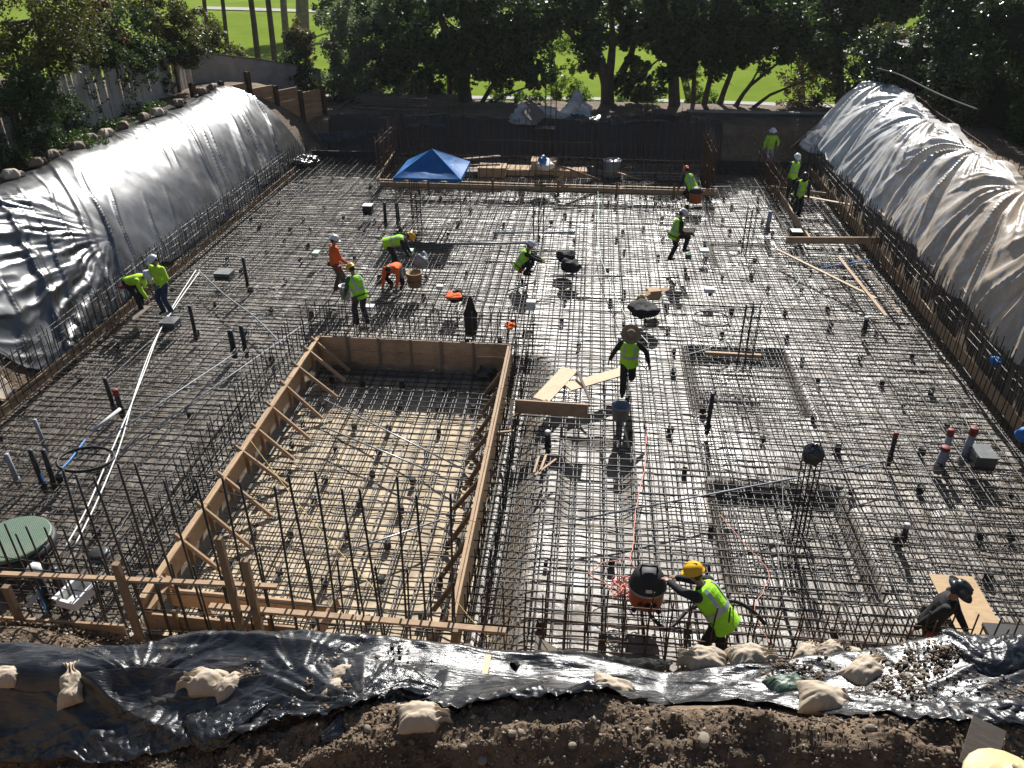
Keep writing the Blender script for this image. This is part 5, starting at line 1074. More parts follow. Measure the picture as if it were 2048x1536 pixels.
person('worker in neon shirt and white helmet bent double beside the left rebar wall', at(282, 620), 100, (0, -.15, .88), 72, 0, 0, ((-.22, .12, .62), (.16, .50, .40)), ((-.12, -.05, 0), (.12, .15, 0)), head=(55, 15), shirt='lime2', pants='blackcl', hat=('cap', 'hwhite'), belt=True)
person('worker in loose neon shirt and jeans standing upright beside the bent one', at(337, 625), 195, (0, 0, .93), 6, 0, 0, ((-.20, .28, .98), (.26, .16, .90)), head=(38, 35), shirt='lime2', pants='blue_d', hat=('cap', 'hwhite'), glove='glove')
person('worker in plain orange shirt and brown trousers standing with a white helmet', at(676, 583), 55, (0, 0, .93), 4, 0, 0, ((-.26, .05, .84), (.24, .30, .93)), ((-.10, -.03, 0), (.13, .1, 0)), head=(25, 15), shirt='orange', pants='khaki', boots='boot', glove='glove', belt=True)
person('worker with green sleeves under a lime vest and yellow helmet leaning over a bucket', at(724, 648), -48, (.0, -.05, .93), 26, 0, 0, ((-.22, .36, .84), (.24, .26, .76)), ((-.14, .05, 0), (.12, -.12, 0)), head=(42, -5), shirt='greencl', vest='lime', pants='navy', boots='boot', hat=('cap', 'hyel'), glove='glove', belt=True)
person('worker in lime vest and black trousers stooping to the right with a yellow helmet', at(793, 540), 82, (0, -.18, .93), 78, 0, 0, ((-.15, .52, .40), (.17, .50, .38)), ((-.13, -.08, 0), (.13, .1, 0)), head=(60, 0), shirt='blackcl', vest='lime', pants='blackcl', hat=('cap', 'hyel'))
person('bareheaded dark-haired worker in orange shirt crouched over the mat, arms down', at(783, 585), 186, (0, -.55, .60), 76, 0, 0, ((-.24, .22, .12), (.20, .24, .10)), ((-.17, -.55, 0), (.17, -.50, 0)), ((-.4, 1, .1), (.4, 1, .1)), head=(72, 0), shirt='orange', pants='blackcl', hat=('hair', 'hair'), glove='glove')
person('worker squatting beside a rebar column in lime vest and white helmet', at(1052, 548), 88, (0, -.18, .33), 26, 0, 0, ((-.10, .46, .48), (.08, .50, .46)), ((-.14, .05, 0), (.14, -.02, 0)), ((-.25, 1, .5), (.25, 1, .5)), head=(32, 0), shirt='blackcl', vest='lime', pants='blackcl', glove='yglove', belt=True)
person('dark-clad worker in lime vest stepping to the right, looking down, white helmet', at(1343, 522), 78, (0, .02, .93), 14, 0, 0, ((-.06, .30, 1.02), (.10, .32, 1.0)), ((-.08, -.05, 0), (.13, .34, .36)), head=(45, 0), shirt='blackcl', vest='lime', pants='blackcl', belt=True)
person('worker in wide straw hat and lime vest walking toward the planks', at(1254, 786), 186, (.02, 0, .92), 10, 0, 0, ((-.44, .12, .92), (.46, .02, .86)), ((-.08, -.36, .28), (.10, .12, 0)), head=(42, -5), shirt='blackcl', vest='lime', pants='blackcl', hat=('straw', 'straw'), voxel=.010)
person('worker in lime vest and yellow helmet bending over the orange vacuum', W((2.26, 8.84, .06)), -62, (-.02, -.06, .95), 42, 0, 0, (W((1.36, 9.46, 1.24)), W((1.56, 9.60, 1.08))), ((-.12, .08, 0), (.12, -.16, 0)), elbows=((-.5, .1, -1), (.5, .1, -1)), head=(28, 0), shirt='blackcl', vest='lime', pants='blackcl', hat=('cap', 'hyel'), voxel=.009, size=1.12)
person('worker in black hooded jacket and black wide-brimmed helmet beside the plywood sheet', W((5.45, 9.08, .10)), 118, (0, 0, .94), 14, 3, 0, (W((5.95, 8.75, .92)), W((5.15, 8.95, .95))), ((-.14, .05, 0), (.14, -.08, 0)), head=(35, -5), shirt='blackcl', pants='blackcl', hat=('brim', 'hblack'), voxel=.009, belt=True, size=1.05)
person('worker in neon yellow shirt and pale trousers standing alone behind the rear edge', at(1534, 333, 0), 178, (0, 0, .93), 3, 0, 0, ((-.30, .16, 1.0), (.27, .05, .84)), head=(12, 8), shirt='lime2', pants='greyp', hat=('brim', 'hwhite'))
person('worker in green-lime vest and orange helmet kneeling at the right end of the rear form', at(1378, 398), -35, (0, -.1, .55), 42, 0, 0, ((-.2, .45, .35), (.2, .42, .3)), ((-.15, -.25, 0), (.15, .2, 0)), head=(40, 0), shirt='blackcl', vest='lime', pants='blackcl', hat=('cap', 'hor'))
person('worker in lime vest standing inside the far right rebar corner, nearer the rear edge', at(1577, 394), 165, (0, 0, .93), 10, 0, 0, None, head=(30, 0), shirt='blackcl', vest='lime', pants='blackcl', hat=('cap', 'hwhite'))
person('worker in lime vest bowing his dark helmet, nearer of two in the rebar corner', at(1590, 432), 172, (0, 0, .92), 22, 0, 0, ((-.25, .3, .8), (.25, .3, .8)), head=(50, 10), shirt='blackcl', vest='lime', pants='blackcl', hat=('cap', 'hblack'))
hp_ = CAM_M @ Vector(((2046 - 1024) / 1593, (768 - 1560) / 1593, 1)); hp_ = hp_.normalized() * 3.75; gx_, gy_ = hp_.x, hp_.y
person('person in a tan hard hat at the bottom right picture corner', (gx_, gy_ , CAM_H + hp_.z - 1.76), 160, head=(8, 0), shirt='greyp', pants='blue_d', hat=('brim', 'htan'))
# ground stand under that person: the bank rises there
# ------------------------------------------------------------------ goods on the slab
def plank(label, a, b, w_, h_, m='wood', up=(0, 0, 1), name='plank', cat='plank', group=None):
    a, b = Vector(a), Vector(b); c = (a + b) / 2; o = B().beam(a - c, b - c, w_, h_, up).build(name, m, None, False, c); return tag(o, label, cat, group, 'thing')
def pxplank(label, p, q, w_, h_, z0=.45, z1=None, **k): return plank(label, at(*p, z0), at(*q, z0 if z1 is None else z1), w_, h_, **k)
# blue canopy
ca = thing('canopy', 'blue pop-up canopy with a peaked roof standing over the rear of the slab', 'canopy', (0, 0, 0))
yf_ = 27.5; zv = aty(854, 357, yf_).z; x0, x1 = aty(787, 357, yf_).x, aty(921, 357, yf_).x; dp = min(3.0, at(858, 321, zv).y - yf_); pk_ = aty(853, 297, yf_ + dp / 2); ca.location = ((x0 + x1) / 2, yf_ + dp / 2, .4)
o_ = Vector(ca.location); n = 28; hw = (x1 - x0) / 2; zb = zv - .10
for i, (ax_, ay_, bx_, by_) in enumerate(((-1, -1, 1, -1), (1, -1, 1, 1), (1, 1, -1, 1), (-1, 1, -1, -1))):
    T, Q_ = np.meshgrid(np.linspace(0, 1, n), np.linspace(0, 1, n), indexing='ij'); lx_ = ax_ + (bx_ - ax_) * T; ly_ = ay_ + (by_ - ay_) * T
    sag = .10 * np.sin(np.pi * T) * np.sin(np.pi * np.clip(Q_, 0, 1)) + .035 * ridged(T * 2.5 + Q_ * 1.5 + i * 3, Q_ * 3 - T * 1.2, 3) * np.sin(np.pi * T) * np.sin(np.pi * Q_)
    grid_obj('roof_panel', lx_ * hw * Q_, ly_ * dp / 2 * Q_, pk_.z - (pk_.z - zv) * Q_ - sag - o_.z, 'blue', ca)
    T, Q_ = np.meshgrid(np.linspace(0, 1, 30), np.linspace(0, 1, 4), indexing='ij'); lx_ = ax_ + (bx_ - ax_) * T; ly_ = ay_ + (by_ - ay_) * T
    grid_obj('valance', lx_ * hw * (1.004 + .01 * Q_), ly_ * dp / 2 * (1.004 + .01 * Q_), (zv - o_.z) - (zv - zb) * Q_ * (1 + .3 * np.sin(T * 23)) + .004, 'blue', ca)
for sx in (-1, 1):
    for sy in (-1, 1): B().box((sx * hw * .97, sy * dp / 2 * .97, (zv - .4) / 2), (.03, .03, zv - .4)).build('leg', 'boxsteel', ca)
# vacuum
va = thing('vacuum', 'orange shop vacuum with a black domed lid standing on the rebar mat', 'vacuum', (1.28, 9.68, .43))
B().lathe([(.24, .0), (.27, .03), (.285, .25), (.29, .36), (.285, .38)], 24).build('drum', 'orangep', va, True)
B().lathe([(.305, .36), (.31, .40), (.29, .45), (.25, .58), (.20, .66), (.10, .70), (.01, .71)], 24).build('lid', 'dark', va, True)
B().lathe([(.308, .345), (.318, .36), (.312, .40)], 24).build('rim', 'steel', va, True)
B().tube([(-.14, 0, .66), (-.12, 0, .78), (.12, 0, .78), (.14, 0, .66)], .022, 8).build('handle', 'dark', va, True)
B().box((0, -.287, .50), (.10, .012, .05), Matrix.Rotation(rad(-25), 3, 'X')).build('label_plate', 'paper', va)
q = B(); q.box((0, -.287, .20), (.09, .03, .09), Matrix.Rotation(rad(45), 3, 'Y')); q.box((-.11, -.268, .2), (.07, .03, .07), Matrix.Rotation(rad(45), 3, 'Y') @ Matrix.Rotation(rad(20), 3, 'Z')); q.box((.11, -.268, .2), (.07, .03, .07), Matrix.Rotation(rad(45), 3, 'Y') @ Matrix.Rotation(rad(-20), 3, 'Z')); q.build('emblem', 'dark', va)
B().tube([(.02, -.27, .22), (.03, -.38, .18), (.06, -.46, .08)], .03, 8).build('drain_spout', 'dark', va, True)
for sx in (-1, 1):
    for sy in (-1, 1): B().ball((sx * .2, sy * .2, -.01), .045, 8, 6).build('caster', 'dark', va, True)
v2 = thing('vacuum', 'orange bucket vacuum with a black lid beside the kneeling worker at the rear form', 'vacuum', at(1390, 405))
B().lathe([(.2, 0), (.24, .02), (.25, .4), (.24, .42)], 20).build('drum', 'orangep', v2, True); B().lathe([(.26, .41), (.25, .5), (.15, .6), (.01, .62)], 20).build('lid', 'dark', v2, True)
def hose(label, pts, r, m, name='hose', cat='hose', n=6, sub=6, wob=0.0):
    P = [Vector(p) for p in pts]; out = []
    for i in range(len(P) - 1):
        p0, p1, p2, p3 = P[max(i - 1, 0)], P[i], P[i + 1], P[min(i + 2, len(P) - 1)]
        for k in range(sub):
            t = k / sub; out.append(.5 * ((2 * p1) + (p2 - p0) * t + (2 * p0 - 5 * p1 + 4 * p2 - p3) * t * t + (3 * p1 - p0 - 3 * p2 + p3) * t ** 3) + Vector((jit(wob), jit(wob), abs(jit(wob)))) )
    out.append(P[-1]); return tag(B().tube(out, r, n).build(name, m, None, True), label, cat, None, 'thing')
A_ = lambda z, *pts: [at(x, y, z) for x, y in pts]
hose('thick black vacuum hose looping behind the bending worker', [Vector((1.34, 9.3, .5)), Vector((1.6, 9.1, .45)), at(1380, 1218, .55), at(1432, 1205, .75), at(1470, 1203, .85), at(1505, 1222, .7), at(1530, 1248, .5)], .032, 'dark', n=8)
hose('black vacuum hose lying beside the rear kneeling worker', A_(.46, (1345, 405), (1365, 395), (1380, 390)), .03, 'dark')
hose('pink extension cord running down the mat to the orange vacuum', A_(.45, (1298, 850), (1292, 880), (1290, 930), (1278, 985), (1270, 1040), (1266, 1090), (1260, 1118), (1275, 1140)), .011, 'cord', 'cord', 'cord', 5, 8, .008)
tang = []
for k in range(60): a = k * .95; tang.append(Vector((1.0 + .22 * math.cos(a) * (1 + .4 * math.sin(k * 1.7)), 9.85 + .2 * math.sin(a * 1.1 + 1), .46 + .05 * (k % 4))))
hose('tangled pink cord heaped on the left of the orange vacuum', tang, .010, 'cord', 'cord', 'cord', 4, 4)
hose('loose pink cord curling left of the vacuum over the bars', A_(.45, (1262, 1120), (1235, 1122), (1200, 1130), (1180, 1150), (1210, 1165), (1225, 1185)), .010, 'cord', 'cord', 'cord', 5, 6, .01)
hose('thin orange cord lying over the leaning column footing', A_(.44, (1440, 1030), (1490, 1090), (1535, 1140), (1528, 1180), (1510, 1220), (1540, 1290)), .007, 'cord', 'cord', 'cord', 4, 6, .008)
hose('pale green water hose running forward over the bars to the straw-hatted worker', A_(.44, (1195, 372), (1197, 430), (1195, 470), (1203, 520), (1218, 560), (1240, 610), (1262, 648), (1300, 690)), .014, 'gcord', 'hose', 'hose', 6, 6, .006)
hose('yellow string stretched slantwise across the pool rebar', [at(500, 880, .62), at(560, 960, .3), at(640, 1060, .3), at(760, 1190, .6)], .006, 'ycord', 'string', 'string', 4, 5)
hose('yellow cord crossing down over the front sheet edge near the pool corner', [at(905, 1190, .8), at(935, 1230, .7), at(985, 1285, .6)], .006, 'ycord', 'string', 'string', 4)
hose('grey hose curving beside the right footing column', A_(.45, (1370, 710), (1420, 695), (1480, 660), (1530, 610), (1590, 570), (1595, 550), (1560, 530)), .011, 'gcord', 'hose', 'hose', 5, 7)
# conduits
hose('left one of two white conduits running the length of the left mat', A_(.46, (392, 540), (330, 640), (290, 740), (258, 820), (215, 920), (172, 1020), (130, 1095)), .015, 'pvc', 'conduit', 'conduit', 8)
hose('right one of two white conduits running the length of the left mat', A_(.46, (398, 545), (352, 610), (310, 680), (272, 780), (240, 890), (195, 1000), (150, 1090)), .015, 'pvc', 'conduit', 'conduit', 8)
hose('grey conduit slanting from the conduit elbow to the pool corner', A_(.46, (398, 542), (450, 590), (510, 635), (565, 690)), .022, 'pvcg', 'conduit', 'conduit', 7)
for i, (lb, a, b, m, r) in enumerate([('long grey pipe lying across the middle of the mat, upper one of two', (985, 466), (1150, 465), 'pvcg', .04), ('long grey pipe lying across the middle of the mat, lower one of two', (890, 488), (1058, 486), 'pvcg', .045), ('thin grey pipe lying right of the squatting worker', (1100, 552), (1250, 552), 'pvcg', .03), ('long slanting conduit crossing the right mat behind the leaning column', (1150, 1040), (1770, 922), 'pvcg', .018), ('grey conduit slanting through the mat under the walking man', (1015, 582), (1075, 562), 'pvcg', .02), ('thin conduit crossing the left mat toward the pool corner', (240, 905), (620, 640), 'pvcg', .016), ('second thin conduit lying over the left mat', (150, 920), (480, 700), 'pvcg', .016), ('white drain pipe branch lying near the red-capped riser', (185, 862), (240, 818), 'pvcl', .04), ('short white pipe beside the capped risers at the near left', (55, 1212), (85, 1180), 'pvcl', .04)]):
    tag(B().tube([at(*a, .47) , at(*b, .47)], r, 8).build('pipe', m, None, True), lb, 'pipe', None, 'thing')
for lb, a, b, z in (('steel pipe lying slantwise over the pool rebar, upper one', (640, 795), (930, 940), -.1), ('steel pipe lying slantwise over the pool rebar, lower one', (650, 855), (880, 950), -.1), ('dark pipe across the near pool rebar', (640, 1120), (880, 1040), -.1)):
    tag(B().tube([at(*a, z), at(*b, z)], .02, 7).build('pipe', 'steel', None, True), lb, 'pipe', None, 'thing')
def riser(label, px, py, h, r=.05, m='pipe', cap=None, capm='red', lean=(0, 0)):
    t = thing('pipe_riser', label, 'pipe', at(px, py, .1)); t.rotation_euler = (lean[0], lean[1], 0)
    B().tube([(0, 0, 0), (0, 0, h + .3)], r, 10).build('pipe', m, t, True); B().tube([(0, 0, .12), (0, 0, .26)], r * 1.3, 10).build('collar', m, t, True)
    if cap: B().lathe([(r * 1.12, h + .3 - cap), (r * 1.12, h + .31), (r * .9, h + .325), (.002, h + .325)], 12).build('cap', capm, t, True)
    return t
R_ = [('slim black riser with a junction box on its left, farthest up the left mat', 498, 585, .85, .05, 'pipe', 0), ('black riser right of the second junction box on the left mat', 394, 683, .8, .05, 'pipe', 0), ('left one of two thick black risers near the pool corner', 470, 715, .5, .075, 'pipe', 0), ('right taller one of two thick black risers near the pool corner', 494, 715, .65, .06, 'pipe', 0), ('black riser next to the red-capped pipe on the left mat', 232, 828, .7, .05, 'pipe', 0), ('grey riser with a red cap on the left mat', 247, 836, .45, .06, 'pipe', .14), ('lone thin riser by the left edge form', 93, 900, .5, .04, 'pvcg', 0), ('grey leaning riser at the far left picture edge', 40, 975, .55, .05, 'pvcg', 0), ('left one of two black risers beside blue tape', 92, 985, .75, .05, 'pipe', 0), ('right one of two black risers beside blue tape', 114, 985, .75, .05, 'pipe', 0),
      ('black riser with a crumpled white top behind the near left rail', 100, 1215, .55, .075, 'pipe', 0), ('black open riser beside the white tray', 135, 1218, .6, .075, 'pipe', 0), ('short black pipe with a bright white cap left of the bucket', 1096, 905, .25, .06, 'pipe', .05), ('grey fat riser standing by the far right corner form', 1532, 470, .6, .08, 'pvcg', 0), ('grey riser with a pale cap on the right mat', 1726, 672, .28, .06, 'pipe', .05), ('thin black riser with a red band on the far right mat', 1777, 930, .5, .045, 'pipe', .12), ('black riser with a red top, left one of the capped pair by the right box', 1885, 925, .5, .065, 'pvcg', .13), ('thick grey riser with a red top beside the steel box', 1922, 930, .62, .075, 'pvcg', .15), ('short fat grey coupling standing in front of the red-topped risers', 1874, 945, .35, .085, 'pvcg', .06), ('black post standing on the mat right of the walking man', 1413, 868, .75, .05, 'pipe', 0), ('short pipe with a white square cap on the right mat', 1802, 1092, .2, .05, 'pipe', .06), ('dark thick riser left of the slim column under the canopy', 772, 457, .7, .06, 'pipe', 0), ('dark thick riser in the canopy shadow', 798, 455, .65, .07, 'pipe', 0)]
for lb, x, y, h, r, m, c in R_: riser(lb, x, y, h, r, m, c, 'redd' if 'red' in lb else 'pvcl', (jit(.03), jit(.03)))
b = B().ball((0, 0, .88), (.13, .13, .11), 12, 8); link('plastic_bag', mesh_from('plastic_bag', [Vector(v) + Vector((jit(.01), jit(.01), jit(.01))) for v in b.V], b.F), 'paper', bpy.data.objects['pipe_riser.010'], True)
for lb, x, y, s_, m in [('grey steel junction box joined to the farthest left riser', 450, 557, (.5, .42, .22), 'boxsteel'), ('grey steel junction box joined to the second left riser', 343, 657, (.42, .4, .24), 'boxsteel'), ('black box with a white top left of the canopy shadow', 737, 428, (.34, .34, .35), 'dark'), ('steel box beside the red-topped risers at the right edge', 1957, 927, (.42, .5, .3), 'boxsteel'), ('black floor box by the far right corner board', 1590, 478, (.35, .35, .3), 'dark')]:
    t = thing('junction_box', lb, 'junction box', at(x, y, .28)); B().box((0, 0, s_[2] / 2), s_).build('box', m, t); B().box((0, 0, s_[2] + .012), (s_[0] + .03, s_[1] + .03, .024)).build('lid', 'paper' if 'white top' in lb else 'boxsteel', t)
mh = thing('manhole_cover', 'round green tread-plate cover at the near left edge', 'cover', at(28, 1082, .55)); B().lathe([(.62, 0), (.62, .06), (.60, .075), (.002, .078)], 40).build('plate', 'tread', mh); B().lathe([(.66, -.25), (.66, -.03), (.6, -.02)], 40).build('rim', 'dark', mh, True)
tr = thing('tray', 'open white plastic tray between the near left risers and the pool', 'tray', at(158, 1195, .5), rad(-12)); q = B()
for c, s_ in (((0, 0, .01), (.36, .5, .02)), ((-.18, 0, .09), (.025, .52, .18)), ((.18, 0, .09), (.025, .52, .18)), ((0, -.25, .092), (.335, .025, .184)), ((0, .25, .092), (.335, .025, .184))): q.box(c, s_)
q.build('tub', 'pvc', tr)
for k, (c, s_) in enumerate((((-.19, 0, .19), (.06, .58, .014)), ((.19, 0, .19), (.06, .58, .014)), ((0, -.27, .191), (.32, .05, .014)), ((0, .27, .191), (.32, .05, .014)))): B().box(c, s_).build('lip', 'paper', tr)
dcap = thing('floor_drain', 'round dark floor drain cover on the mat right of the green plate', 'drain', at(198, 1108, .4)); B().lathe([(.17, 0), (.17, .04), (.13, .06), (.002, .06)], 20).build('cover', 'pipe', dcap, True); B().lathe([(.19, -.1), (.19, .0), (.15, .005)], 20).build('rim', 'boxsteel', dcap, True)
for lb, pts in (('strip of blue tape hanging from the left bars beside the black risers', [at(66, 910, .9), at(75, 935, .7), at(88, 965, .4)]), ('strip of blue tape by the white-topped riser', [at(78, 1175, .7), at(85, 1200, .5), at(95, 1225, .35)]), ('blue strap lying along the black coil', [at(170, 880, .45), at(140, 920, .45), at(115, 945, .45)]), ('blue pipe strip across the planks at the right', [at(1640, 536, .5), at(1690, 528, .5), at(1740, 520, .5)])):
    hose(lb, pts, .022, 'bluetape', 'tape', 'tape', 5)
def coil(label, px, py, rx, ry, r, m='dark', turns=2):
    c = at(px, py, .47); e = at(px + rx, py, .47); f2 = at(px, py - ry, .47); a, b_ = (e - c).length, (f2 - c).length
    return tag(B().tube([c + Vector((math.cos(t) * a * (1 + .02 * math.sin(t * .5)), math.sin(t) * b_, .02 * (t / 6.28))) for t in np.linspace(0, 6.28 * turns, 36 * turns)], r, 6).build('coil', m, None, True), label, 'coil', None, 'thing')
coil('black coil of tubing lying on the left mat beside the conduits', 172, 920, 55, 22, .025); coil('black ring of tubing lying on the right mat', 1423, 638, 37, 15, .02, 'dark', 1)
# boards and planks lying about
pxplank('wide pale plank leaning from the board up toward the walking man', (1082, 800), (1140, 738), .42, .03, .55, .62, m='plywhite'); pxplank('second pale plank lying level beside the walking man', (1135, 775), (1248, 742), .36, .03, .58, .6, m='plywhite')
o = plank('two-board panel standing on edge in front of the pale planks', aty(1030, 812, 15.05), aty(1176, 822, 15.0), .05, .34, 'wood', name='panel', cat='board')
pxplank('thin stick propped over the second pale plank', (1155, 742), (1180, 800), .06, .04, .75, .5, m='oldwood'); pxplank('long thin stick leaning on the standing panel', (1020, 835), (1095, 800), .06, .04, .45, .8, m='wood')
pxplank('upright stick frame at the corner of the pool right board', (1022, 800), (1024, 880), .05, .05, .8, .4, m='oldwood', up=(0, 1, 0)); pxplank('cross stick nailed low on the corner stick frame', (995, 865), (1028, 862), .05, .04, .6, .6, m='wood')
for i, (a, b, lb) in enumerate([((1068, 945), (1078, 912), 'left one of the scrap sticks on the wet mat'), ((1078, 948), (1092, 910), 'middle one of the scrap sticks on the wet mat'), ((1070, 950), (1112, 918), 'longest slanting scrap stick on the wet mat')]): pxplank(lb, a, b, .05, .02, .45, m='wood', name='scrap_wood', cat='scrap wood')
pxplank('long plank slanting down the right mat, left one of the crossing pair', (1556, 500), (1752, 597), .10, .04, .48, m='plywhite'); pxplank('long plank pointing forward, right one of the crossing pair', (1678, 515), (1772, 632), .10, .04, .52, m='wood')
pxplank('plank laid across the foot of the right footing column', (1410, 706), (1522, 712), .09, .09, .5, m='wood'); pxplank('dark timber along the right gutter', (1705, 500), (1800, 630), .09, .05, .3, m='wood'); 
pxplank('small brown board lying by the bent worker at the left wall', (262, 640), (296, 612), .22, .03, .5, m='oldwood')
pw = [at(1857, 1150, .46), at(1945, 1154, .46)]; c = (pw[0] + pw[1]) / 2; d = Vector((pw[1].x - pw[0].x, pw[1].y - pw[0].y, 0)); wd = d.length
o = B().box((0, -1.0, 0), (wd, 2.0, .018)).build('plywood_sheet', 'ply', None, False, (c.x, c.y, .47)); tag(o, 'stained plywood sheet lying on the mat beside the black-jacketed worker', 'plywood', None, 'thing')
pd = B().box((0, 0, 0), (.9, .6, .10)).build('foam_pad', 'dark', None, False, at(2040, 1283, .5)); tag(pd, 'flat black pad at the right edge behind the near bank', 'pad', None, 'thing')
def bucket(label, px, py, r, h, m, z=.43, lid=None):
    t = thing('bucket', label, 'bucket', at(px, py, z)); B().lathe([(r * .85, 0), (r, h), (r * 1.06, h), (r * 1.06, h - .03), (r * .95, h), (r * .8, .03), (.002, .03)], 20).build('pail', m, t, True)
    B().tube([(r * 1.05 * math.cos(a), -.02 - r * .4 * math.sin(a), h - .02 - .14 * math.sin(a)) for a in np.linspace(0, math.pi, 10)], .006, 4).build('handle', 'steel', t, True)
    if lid: B().lathe([(r * 1.03, h * .45), (r * 1.03, h * .46), (.002, h * .46)], 16).build('contents', lid, t)
    return t
bucket('black and white bucket held down beside the green-sleeved worker', 692, 597, .17, .42, 'pvc', lid='dark'); bucket('paint-smeared open drum right of the crouched orange-shirted worker', 830, 572, .24, .45, 'card', lid='dark'); bucket('grey upturned bucket in shadow behind the walking man', 1240, 838, .20, .36, 'pvcg'); bucket('pale bucket standing at the rear form front', 1043, 392, .16, .38, 'pvcg', .1)
pxplank('long stick handle leaning on the grey bucket', (1246, 845), (1258, 895), .035, .035, .75, .42, m='plywhite', name='stick', cat='stick')
cb = thing('cardboard_box', 'small open cardboard box on the bars above the dark clothes', 'box', at(1306, 596, .45), .3); B().box((0, 0, .14), (.36, .3, .28)).build('box', 'card', cb); B().beam((.18, -.15, .28), (.38, -.14, .36), .26, .008).build('flap', 'card', cb); B().beam((-.18, -.15, .28), (-.30, -.14, .2), .26, .008).build('flap', 'card', cb)
hc_ = B().box((0, 0, 0), (.34, .22, .12), Matrix.Rotation(.4, 3, 'X')).build('parcel', 'khaki', None, False, at(1343, 522) + Vector((.40, -.02, 1.04))); tag(hc_, 'small brown parcel carried at the waist by the stepping worker', 'parcel', None, 'thing')
def pile(label, px, py, w_, h_, m, seed, name='clothes', cat='clothes', z=.42, el=1.0):
    g = np.random.default_rng(seed); b = B().ball((0, 0, h_ * .5), (w_, w_ * el, h_ * .6), 22, 14); V = []
    for v in b.V: k = 1 + .55 * float(fbm(np.array([v[0] / w_ * 1.4 + seed]), np.array([v[1] / w_ * 1.4 + v[2] / h_]), 3)[0]); V.append((v[0] * k, v[1] * k, max(0, v[2] * k)))
    o = link(name, mesh_from(name, V, b.F), m, None, True); o.location = at(px, py, z); return tag(o, label, cat, None, 'thing')
pile('heap of dark clothes with straps on the bars under the cardboard box', 1285, 630, .42, .30, 'blackcl', 3); pile('yellow straps lying on the dark clothes heap', 1281, 612, .14, .30, 'ycord', 5, 'straps', 'straps', .45)
pile('black tool bag right of the squatting worker, upper one', 1130, 522, .30, .36, 'blackcl', 7, 'tool_bag', 'bag'); pile('black tool bag right of the squatting worker, lower squarish one', 1142, 543, .32, .38, 'blackcl', 9, 'tool_bag', 'bag')
pile('grey bag slung over the paint drum', 842, 535, .24, .42, 'pvcg', 11, 'bag', 'bag', .75); pile('bright orange rag lying on a dark bucket top', 908, 596, .26, .14, 'orange', 13, 'rag', 'rag', .62); pile('dark bag under the orange rag', 910, 602, .26, .28, 'blackcl', 15, 'bag', 'bag'); pile('small orange rag at the rear board corner of the pool', 1020, 655, .14, .10, 'orange', 17, 'rag', 'rag', .8)
pile('blue rag caught in the right rebar wall', 1990, 730, .12, .2, 'bluetape', 19, 'rag', 'rag', 1.0); pile('blue jug behind the right rebar wall', 2040, 880, .13, .25, 'bluetape', 21, 'jug', 'jug', .4)
pile('black crumpled plastic in the rear corner of the pool', 972, 755, .25, .22, 'crump', 23, 'plastic_scrap', 'plastic', -.2)
jk = thing('black_jacket', 'black jacket hanging upright from bars in front of the pool rear board', 'jacket', at(942, 668, .4)); loft_b = B(); X_, Y_ = Vector((1, 0, 0)), Vector((0, 1, 0))
loft(loft_b, [(Vector((0, 0, z)), r, r * .6, X_, Y_) for z, r in ((.0, .16), (.25, .17), (.5, .19), (.62, .20), (.75, .14), (.95, .09), (1.1, .05))], 14); fuse('coat', loft_b, 'blackcl', jk, .02); B().tube([(0, .0, 0), (0, 0, 1.2)], .011, 5).build('hanging_bar', 'rust', jk)
for lb, x, y, s_, m in [('small white block on the bars left of the pale hose', 1062, 618, (.26, .2, .26), 'paper'), ('pale cyan block on the bars left of the orange-shirted standing worker', 633, 510, (.22, .3, .12), 'gcord'), ('pale cyan block in front of the stooping worker', 818, 507, (.3, .26, .14), 'gcord'), ('white and dark carton on the mat right of the stepping worker', 1408, 503, (.3, .3, .08), 'paper'), ('white carton lying near the black ring of tubing', 1418, 583, (.3, .24, .12), 'paper'), ('small green-white bottle crate on the mat by the stepping worker', 1376, 517, (.18, .18, .16), 'greencl'), ('white sheet of paper on the mat left of the pool cage', 738, 612, (.3, .22, .02), 'paper'), ('white scrap on the mat by the crouched worker', 880, 578, (.2, .16, .12), 'paper')]:
    tag(B().box((0, 0, s_[2] / 2), s_).build('carton', m, None, False, at(x, y, .43)), lb, 'carton', None, 'thing')
# wet foil patches and membrane scraps: flat bright sheets under the bars
# concrete spacer blocks
sb = B().box((0, 0, .0), (.10, .10, .16)); sme = mesh_from('spacer_block', sb.V, sb.F); sme.materials.append(M['block']); n_ = 0
for i in range(15):
    for j in range(20):
        x = -12.4 + i * 1.5 + RNG.normal(0, .3); y = 9.4 + j * 1.4 + RNG.normal(0, .22)
        if POOL[0] - .6 < x < POOL[1] + .9 and y < 19.2 or x > 9.3 or y > 36.5: continue
        if x < -3 and RNG.random() < .45: continue
        if any(r[0] - .3 < x < r[1] + .3 and r[2] - .3 < y < r[3] + .3 for r in RECESS[:3]): continue
        if n_ >= 290: break
        o = link('spacer_block', sme, None); o.location = (x, y, .11); o.rotation_euler = (jit(.1), jit(.1), jit(.4)); o.scale = (1 + jit(.12),) * 3; tag(o, 'small dark concrete spacer block holding the rebar mat off the floor', 'spacer block', 'concrete spacer blocks under the rebar mat', 'thing'); n_ += 1
for i in range(5):
    for j in range(9):
        o = link('spacer_block', sme, None); o.location = (-6.4 + i * 1.0 + jit(.1), 9.6 + j * 1.0 + jit(.12), -.42); o.rotation_euler = (0, 0, jit(.5)); tag(o, 'small dark concrete spacer block inside the sunken pool', 'spacer block', 'concrete spacer blocks inside the pool form', 'thing')
